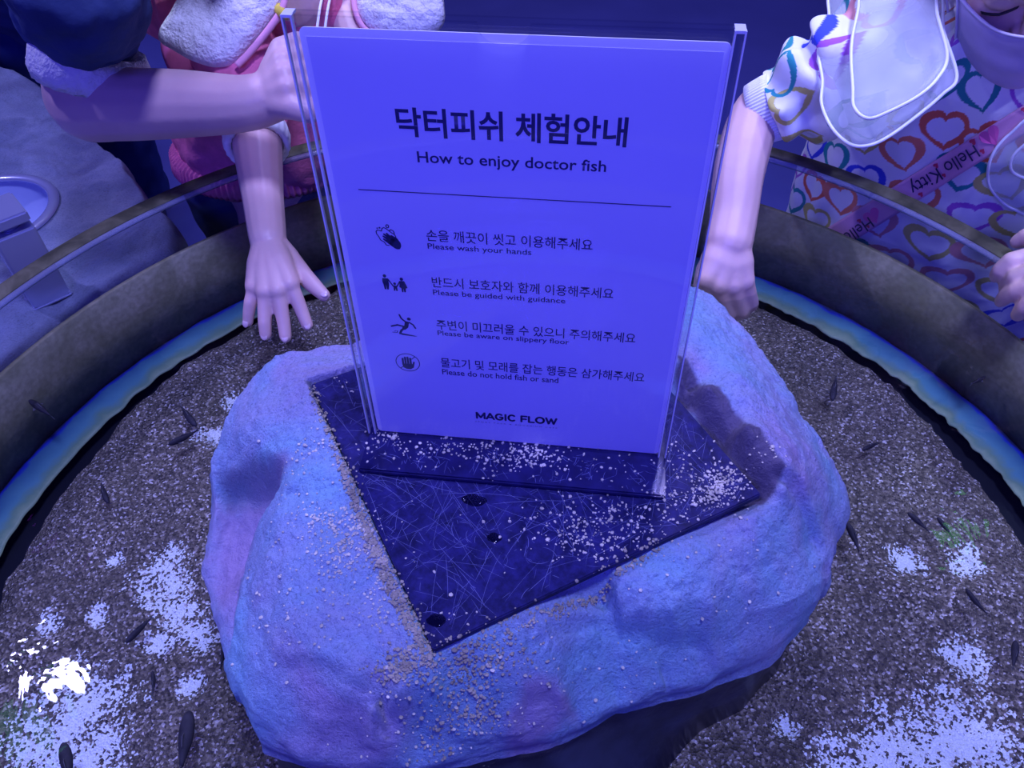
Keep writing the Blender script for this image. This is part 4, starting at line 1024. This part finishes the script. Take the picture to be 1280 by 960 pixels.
# rolled fleece cuff round the arm
a_, b_ = P(97, 66, .055), P(103, 98, .022); c_ = P(113, 86, .084); d = (P(106, 118, .050)-P(112, 26, .120)).normalized(); x, y, _ = frame(d)
rg = []
for r, o in ((.041, -.012), (.050, -.024), (.058, -.014), (.059, .006), (.054, .018), (.047, .015), (.040, .002)):
    ring_ = []
    for t_ in np.linspace(0, 2*math.pi, 161)[:-1]:
        q = c_+d*o+(x*math.cos(t_)+y*math.sin(t_))*r
        q += (q-c_).normalized()*(.004*noise.noise(q*30)+.0025*noise.noise(q*110)); ring_.append(q)
    rg.append(ring_)
rg.append(rg[0])
wobj('rolled_cuff', loft(rg, False), 'fleece', hlp)

# ---- child in heart-print smock, right
kid2 = tag(empty('person', (.56, .68, Z_ROOM)), 'person wearing mask and white heart-print smock, hand dipped beside the rock', 'person')
arm = V3((1085, 80, .07), (1010, 110, .045), (950, 140, .018), (926, 205, -.012), (917, 270, -.048), (911, 302, -.064))
wr = arm[-1]
caps = limb(arm, [.042, .034, .0295, .0285, .0262, .0262])
kn = V3((884, 348, -.088), (899, 355, -.093), (915, 355, -.095), (929, 350, -.094))
fsets = [V3((886, 368, -.110), (894, 384, -.130), (902, 388, -.146)), V3((903, 375, -.116), (911, 391, -.136), (918, 394, -.150)), V3((920, 375, -.118), (926, 389, -.136), (930, 392, -.148)), V3((935, 366, -.114), (939, 378, -.130), (940, 382, -.142))]
for k, tp_ in zip(kn, fsets):
    caps += chain([wr, wr+(k-wr)*.55, k], [.0225, .0190, .0130]) + chain([k]+tp_, [.0120, .0098, .0088, .0075])
caps += chain([wr, P(884, 338, -.09), P(878, 356, -.104), P(884, 372, -.116)], [.016, .013, .0105, .008])
# other hand holding the rim at the right edge of the picture
hw = P(1318, 330, -.010); hb = P(1420, 260, .03)
f2 = [V3((1287, 322, -.020), (1264, 326, -.024), (1250, 338, -.036), (1245, 345, -.048)), V3((1288, 342, -.022), (1270, 347, -.030), (1260, 355, -.044), (1257, 362, -.056)), V3((1290, 360, -.024), (1272, 364, -.034), (1258, 370, -.048), (1252, 376, -.060)), V3((1296, 376, -.026), (1284, 384, -.036), (1276, 390, -.050), (1272, 394, -.060))]
for s in f2:
    caps += chain([hw, s[0]], [.017, .0105]) + chain(s, [.0105, .0090, .0080, .0068])
caps += chain([hw, P(1300, 300, -.012), P(1284, 296, -.016), P(1272, 302, -.024)], [.016, .012, .0095, .0075])
caps += limb([Vector((.60, .49, .06)), hb, hw], [.040, .028, .021], 5)
HC = Vector((0.4196, 0.4625, 0.2107)); HF = Vector((.02, -.86, -.50)); HU = Vector((-.30, -.45, .85)); HSC = .93
hc, hg = head_caps(HC, HF, HU, HSC)
caps += hc
caps += [(Vector((.50, .575, -.3)), .09, Vector((.465, .53, .05)), .08), (Vector((.36, .56, .07)), .045, Vector((.58, .48, .07)), .045), (Vector((.455, .52, .09)), .042, HC+Vector((.012, .03, -.06)), .040), (Vector((.36, .56, .07)), .045, arm[0], .042),
         (Vector((.52, .64, -.3)), .075, Vector((.52, .68, -.70)), .045), (Vector((.61, .61, -.3)), .075, Vector((.61, .65, -.70)), .045), (Vector((.52, .67, -.715)), .036, Vector((.50, .59, -.727)), .03), (Vector((.61, .64, -.715)), .036, Vector((.59, .56, -.727)), .03)]
body = blob('body', caps, .0022, 'skin', kid2, 7)
eyes(body, hg, HSC)
for s in f2[:3]: nail(body, s[-1], s[-2], (CP-s[-1]).normalized(), .0062)
blob('hair', [(hg(0, -.034, .038), .082*HSC, hg(0, -.006, .050), .078*HSC), (hg(0, -.055, -.01), .066*HSC, hg(0, -.05, -.09), .05*HSC), (hg(-.07, -.03, .0), .02, hg(-.066, -.03, -.08), .018), (hg(.07, -.03, .0), .02, hg(.066, -.03, -.08), .018)], .004, 'hair', kid2, 6, [(.003, 60)])
# mask: a cupped sheet over nose, mouth and chin, with ear loops
rg = []
for iz in range(25):
    v = iz/24; z = -.018-.116*v; row = []
    for ix in range(41):
        u = -1+2*ix/40; x = u*(.064-.010*v); y = .098+.010*math.sin(math.pi*min(1, v*1.1))-.052*u*u*(1+.25*v)-.022*max(0, v-.6)+.010*math.exp(-(u/.25)**2)*(1-v)
        y += .0012*math.sin(v*22)*(1-u*u); row.append(hg(x, y, z+.016*math.exp(-(u/.3)**2)*(1-v)+.014*u*u*(1-v)))
    rg.append(row)
mv = [p for r in rg for p in r]; mf = [(i*41+j, i*41+j+1, (i+1)*41+j+1, (i+1)*41+j) for i in range(24) for j in range(40)]
mk = wobj('face_mask', (mv, mf), 'mask', kid2); sm = mk.modifiers.new('s', 'SOLIDIFY'); sm.thickness = .0014
border = [rg[0][j] for j in range(41)]+[rg[i][40] for i in range(25)]+[rg[24][j] for j in range(40, -1, -1)]+[rg[i][0] for i in range(24, 0, -1)]
wobj('mask_edge', tube([p+(p-HC).normalized()*.0008 for p in border], .0013, 6), 'mask_edge', mk)
for sx, col_ in ((-1, 0), (1, 40)):
    wobj('ear_loop', tube([rg[1][col_], hg(sx*.072, .015, .012), hg(sx*.079, -.020, .012), hg(sx*.078, -.022, -.018), hg(sx*.070, .006, -.050), rg[20][col_]], .0014, 8, 6), 'mask_edge', mk)

# heart print, drawn into the cloth
PAL = [(.78, .17, .09), (.03, .28, .26), (.05, .08, .62), (.42, .12, .55), (.60, .55, .16), (.70, .30, .30), (.03, .30, .30), (.82, .25, .14)]
WHITE = (.84, .86, .84)
def heart_colors(u, v, cell=.060, seed=0):
    u, v = np.asarray(u, float), np.asarray(v, float); out = np.tile(np.array(WHITE), (len(u), 1)); pal = np.array(PAL)
    iu, iv = np.floor(u/cell), np.floor(v/cell); fr = lambda q: q-np.floor(q)
    for du in (-1, 0, 1):
        for dv in (-1, 0, 1):
            a, b = iu+du, iv+dv
            h = fr(np.sin(a*127.1+b*311.7+seed*17.3)*43758.5453); h2 = fr(np.sin(a*269.5+b*183.3+seed*7.1)*23421.631)
            cx = (a+.5+(h-.5)*.22+np.where(np.mod(b, 2) == 1, .5, 0))*cell; cy = (b+.5+(h2-.5)*.22)*cell
            an = -.35+(h-.5)*.6; x0, y0 = u-cx, v-cy
            x, y = (x0*np.cos(an)-y0*np.sin(an))/(cell*.50), (x0*np.sin(an)+y0*np.cos(an))/(cell*.46)
            f = np.sqrt(x*x+(1.15*y-.62*np.sqrt(np.abs(x))+.1)**2); wd = .15+.045*np.sin(2*np.arctan2(y, x)+h*6)
            m = np.abs(f-.86) < wd; out[m] = pal[np.minimum((h2*8).astype(int), 7)][m]
    return np.concatenate([out, np.ones((len(u), 1))], 1)
prof = [(-.52, .545, .665, .215, .150), (-.30, .520, .620, .205, .140), (-.15, .502, .580, .195, .128), (-.06, .490, .560, .182, .118), (.00, .478, .540, .168, .110), (.06, .465, .522, .140, .095), (.105, .455, .508, .100, .075), (.135, .448, .500, .066, .058), (.15, .446, .498, .056, .052)]
zs = np.array([p[0] for p in prof]); NU, NV = 760, 500
tl = np.concatenate([np.linspace(-2.0, 2.0, 660, endpoint=False), np.linspace(2.0, 2*math.pi-2.0, 100, endpoint=False)])
fd = Vector((-.42, -.90, 0)).normalized(); ld = Vector((fd.y, -fd.x, 0))*-1
V, F, UV = [], [], []
for j in range(NV+1):
    z = -.52+.67*(j/NV)
    cx, cy, a, b = (float(np.interp(z, zs, [p[k] for p in prof])) for k in (1, 2, 3, 4))
    for i in range(NU):
        t_ = float(tl[i]); cc, ss = math.cos(t_), math.sin(t_)
        q = Vector((cx, cy, z))+fd*(b*cc)+ld*(a*ss)
        n_ = (fd*cc/b+ld*ss/a).normalized()
        fold = .010*noise.noise(Vector((ss*5, cc*5, z*4)))+.006*math.sin(9*t_+2*noise.noise(q*6))*max(0, min(1, (-.02-z)*4))+.0012*noise.noise(q*40)
        q += n_*fold
        V.append(q); UV.append((t_*.185, z*1.15))
for j in range(NV):
    for i in range(NU):
        k = (i+1) % NU; F.append((j*NU+i, j*NU+k, (j+1)*NU+k, (j+1)*NU+i))
smk = wobj('smock', (V, F), 'smock', kid2); UV = np.array(UV); setattr_c(smk.data, 'print', heart_colors(UV[:, 0], UV[:, 1]))
# gathered sleeve with the same print, then the ribbed cuff
sp = [Vector((.37, .545, .075))] + V3((1075, 85, .072), (1035, 105, .056), (1000, 120, .042), (968, 134, .027))
sr = [.062, .064, .060, .050, .036]
pts, rr = [], []
for i in range(len(sp)-1):
    p0 = sp[max(i-1, 0)]; p1 = sp[i]; p2 = sp[i+1]; p3 = sp[min(i+2, len(sp)-1)]
    for s in range(40):
        u = s/40; pts.append(0.5*((2*p1)+(p2-p0)*u+(2*p0-5*p1+4*p2-p3)*u*u+(3*p1-p0-3*p2+p3)*u**3)); rr.append(sr[i]*(1-u)+sr[i+1]*u)
V, F, UV = [], [], []; n = 360; px = None; L = 0
for i, p in enumerate(pts):
    d = (pts[min(i+1, len(pts)-1)]-pts[max(i-1, 0)]).normalized()
    if px is None: x, y, _ = frame(d)
    else: x = (px-d*px.dot(d)).normalized(); y = d.cross(x)
    px = x
    if i: L += (p-pts[i-1]).length
    for k in range(n):
        t_ = 2*math.pi*k/n; r = rr[i]*(1+.13*math.sin(L*150+1.8*math.sin(t_*2+1))*min(1, L/.03)+.05*math.sin(7*t_+L*40))+.004*noise.noise(p*30+Vector((math.cos(t_), math.sin(t_), 0))*2)
        V.append(p+(x*math.cos(t_)+y*math.sin(t_))*r); UV.append((t_*.055, L*1.2))
for i in range(len(pts)-1):
    for k in range(n):
        l = (k+1) % n; F.append((i*n+k, i*n+l, (i+1)*n+l, (i+1)*n+k))
so = wobj('sleeve', (V, F), 'smock', kid2); UV = np.array(UV); setattr_c(so.data, 'print', heart_colors(UV[:, 0], UV[:, 1], .052, 3))
a_, b_ = P(974, 131, .029), P(944, 144, .014); d = (b_-a_).normalized(); x, y, _ = frame(d); rg = []
for r, o in ((.028, .1), (.0365, .0), (.0365, .3), (.0352, .7), (.0340, 1.0), (.0310, 1.02), (.0285, .8)):
    rg.append([a_+(b_-a_)*o+(x*math.cos(t_)+y*math.sin(t_))*(r+.0006*math.sin(60*t_)) for t_ in np.linspace(0, 2*math.pi, 361)[:-1]])
wobj('cuff', loft(rg, False), 'cuff', kid2)
# frosted collar frills
def frill(poly, zf, bulge, thick=.0012):
    o = wobj('collar_frill', patch(poly, zf, bulge, thick, 16, 8, nz=(.005, 35)), 'vinyl', kid2)
    n0 = len(poly); pts = []
    for i in range(n0):
        p0, p1, p2, p3 = (Vector(poly[(i+k-1) % n0]) for k in range(4))
        for s in range(8):
            u = s/8; q = 0.5*((2*p1)+(p2-p0)*u+(2*p0-5*p1+4*p2-p3)*u*u+(3*p1-p0-3*p2+p3)*u**3); pts.append(P(q.x, q.y, zf(q.x, q.y)))
    wobj('frill_hem', tube(pts+[pts[0]], .0016, 8), 'vinyl_hem', o)
frill([(1046, -30), (1036, 30), (1023, 62), (1028, 100), (1027, 130), (1040, 160), (1062, 180), (1085, 182), (1112, 170), (1150, 142), (1178, 118), (1196, 96), (1180, 40), (1165, -30)], lambda x, y: .150-(1190-x)*.00022-(y-0)*.00020, .007)
frill([(1084, -30), (1072, 15), (1064, 60), (1066, 110), (1068, 135), (1085, 148), (1110, 140), (1148, 120), (1172, 98), (1184, 70), (1172, 20), (1160, -30)], lambda x, y: .165-(1190-x)*.00020-(y-0)*.00018, .006)
# pink printed strap lying across the smock
bs = bvh_of(smk)
def on_smock(px, py, lift):
    d = ray(px, py).normalized(); h = bs.ray_cast(CP, d, 4)
    if h[0] is None: return None
    return h[0]-d*lift
fz2 = lambda lift: (lambda x, y: (on_smock(x, y, lift) or P(x, y, .05)).z)
frill([(1300, 150), (1262, 168), (1240, 195), (1235, 225), (1246, 246), (1268, 262), (1310, 270)], fz2(.014), .008)
frill([(1310, 165), (1285, 178), (1266, 196), (1265, 214), (1285, 224), (1310, 230)], fz2(.026), .006)
A0, A1 = Vector((1330, 118)), Vector((1030, 306)); ad = (A1-A0).normalized(); an = Vector((ad.y, -ad.x))*-1
if an.y < 0: an = -an
AL = (A1-A0).length; V, F = [], []
mm = 9
for i in range(121):
    for j in range(mm):
        q = A0+ad*(AL*i/120)+an*((j/(mm-1)-.5)*31); p = on_smock(q.x, q.y, .0035)
        V.append(p if p else P(q.x, q.y, .0))
for i in range(120):
    for j in range(mm-1): F.append((i*mm+j, i*mm+j+1, (i+1)*mm+j+1, (i+1)*mm+j))
st = wobj('strap', (V, F), 'strap', kid2); so_ = st.modifiers.new('s', 'SOLIDIFY'); so_.thickness = .001
def decal(name, pts2, mat, lift=.0062):
    vs = [on_smock(x, y, lift) for x, y in pts2]
    if any(v is None for v in vs): return
    wobj(name, (vs, [tuple(range(len(vs)))]), mat, st, False)
def strap_text(s, q0, q1, hpx):
    cu = bpy.data.curves.new('t', 'FONT'); cu.body = s; o = bpy.data.objects.new('t', cu); COL.objects.link(o)
    me = bpy.data.meshes.new_from_object(o.evaluated_get(bpy.context.evaluated_depsgraph_get())); bpy.data.objects.remove(o)
    co = np.array([v.co[:] for v in me.vertices]); lo, hi = co.min(0), co.max(0)
    q0, q1 = Vector(q0), Vector(q1); dx = (q1-q0); L = dx.length; dx.normalize(); uy = Vector((-dx.y, dx.x)) if Vector((-dx.y, dx.x)).y > 0 else Vector((dx.y, -dx.x))
    sc = hpx/.70
    for v in me.vertices:
        q = q0+dx*((v.co.x-lo[0])/(hi[0]-lo[0])*L)+uy*(v.co.y*sc)
        v.co = on_smock(q.x, q.y, .0075) or P(q.x, q.y, 0)
    wobj('strap_text', me, 'ink', st, False)
strap_text('Hello Kitty', (1217, 181), (1135, 232), 17)
strap_text('Hello', (1085, 271), (1052, 294), 15)
def heart2(c, s, rot=2.6):
    pts = []
    for a in np.linspace(0, 2*math.pi, 22)[:-1]:
        x = 16*math.sin(a)**3/16; y = (13*math.cos(a)-5*math.cos(2*a)-2*math.cos(3*a)-math.cos(4*a))/16
        pts.append((c[0]+s*(x*math.cos(rot)-y*math.sin(rot)), c[1]-s*(x*math.sin(rot)+y*math.cos(rot))))
    return pts
for c, s in (((1216, 177), 4.5), ((1228, 189), 3.6), ((1170, 207), 3.6), ((1180, 219), 2.8), ((1151, 243), 3.4), ((1074, 276), 3), ((1085, 283), 2.4), ((1280, 137), 4), ((1120, 257), 3)):
    decal('red_heart', heart2(c, s), 'red')
for c, s in (((1238, 170), 14), ((1090, 270), 11)): decal('pink_heart', heart2(c, s, .6), 'strap_pink')
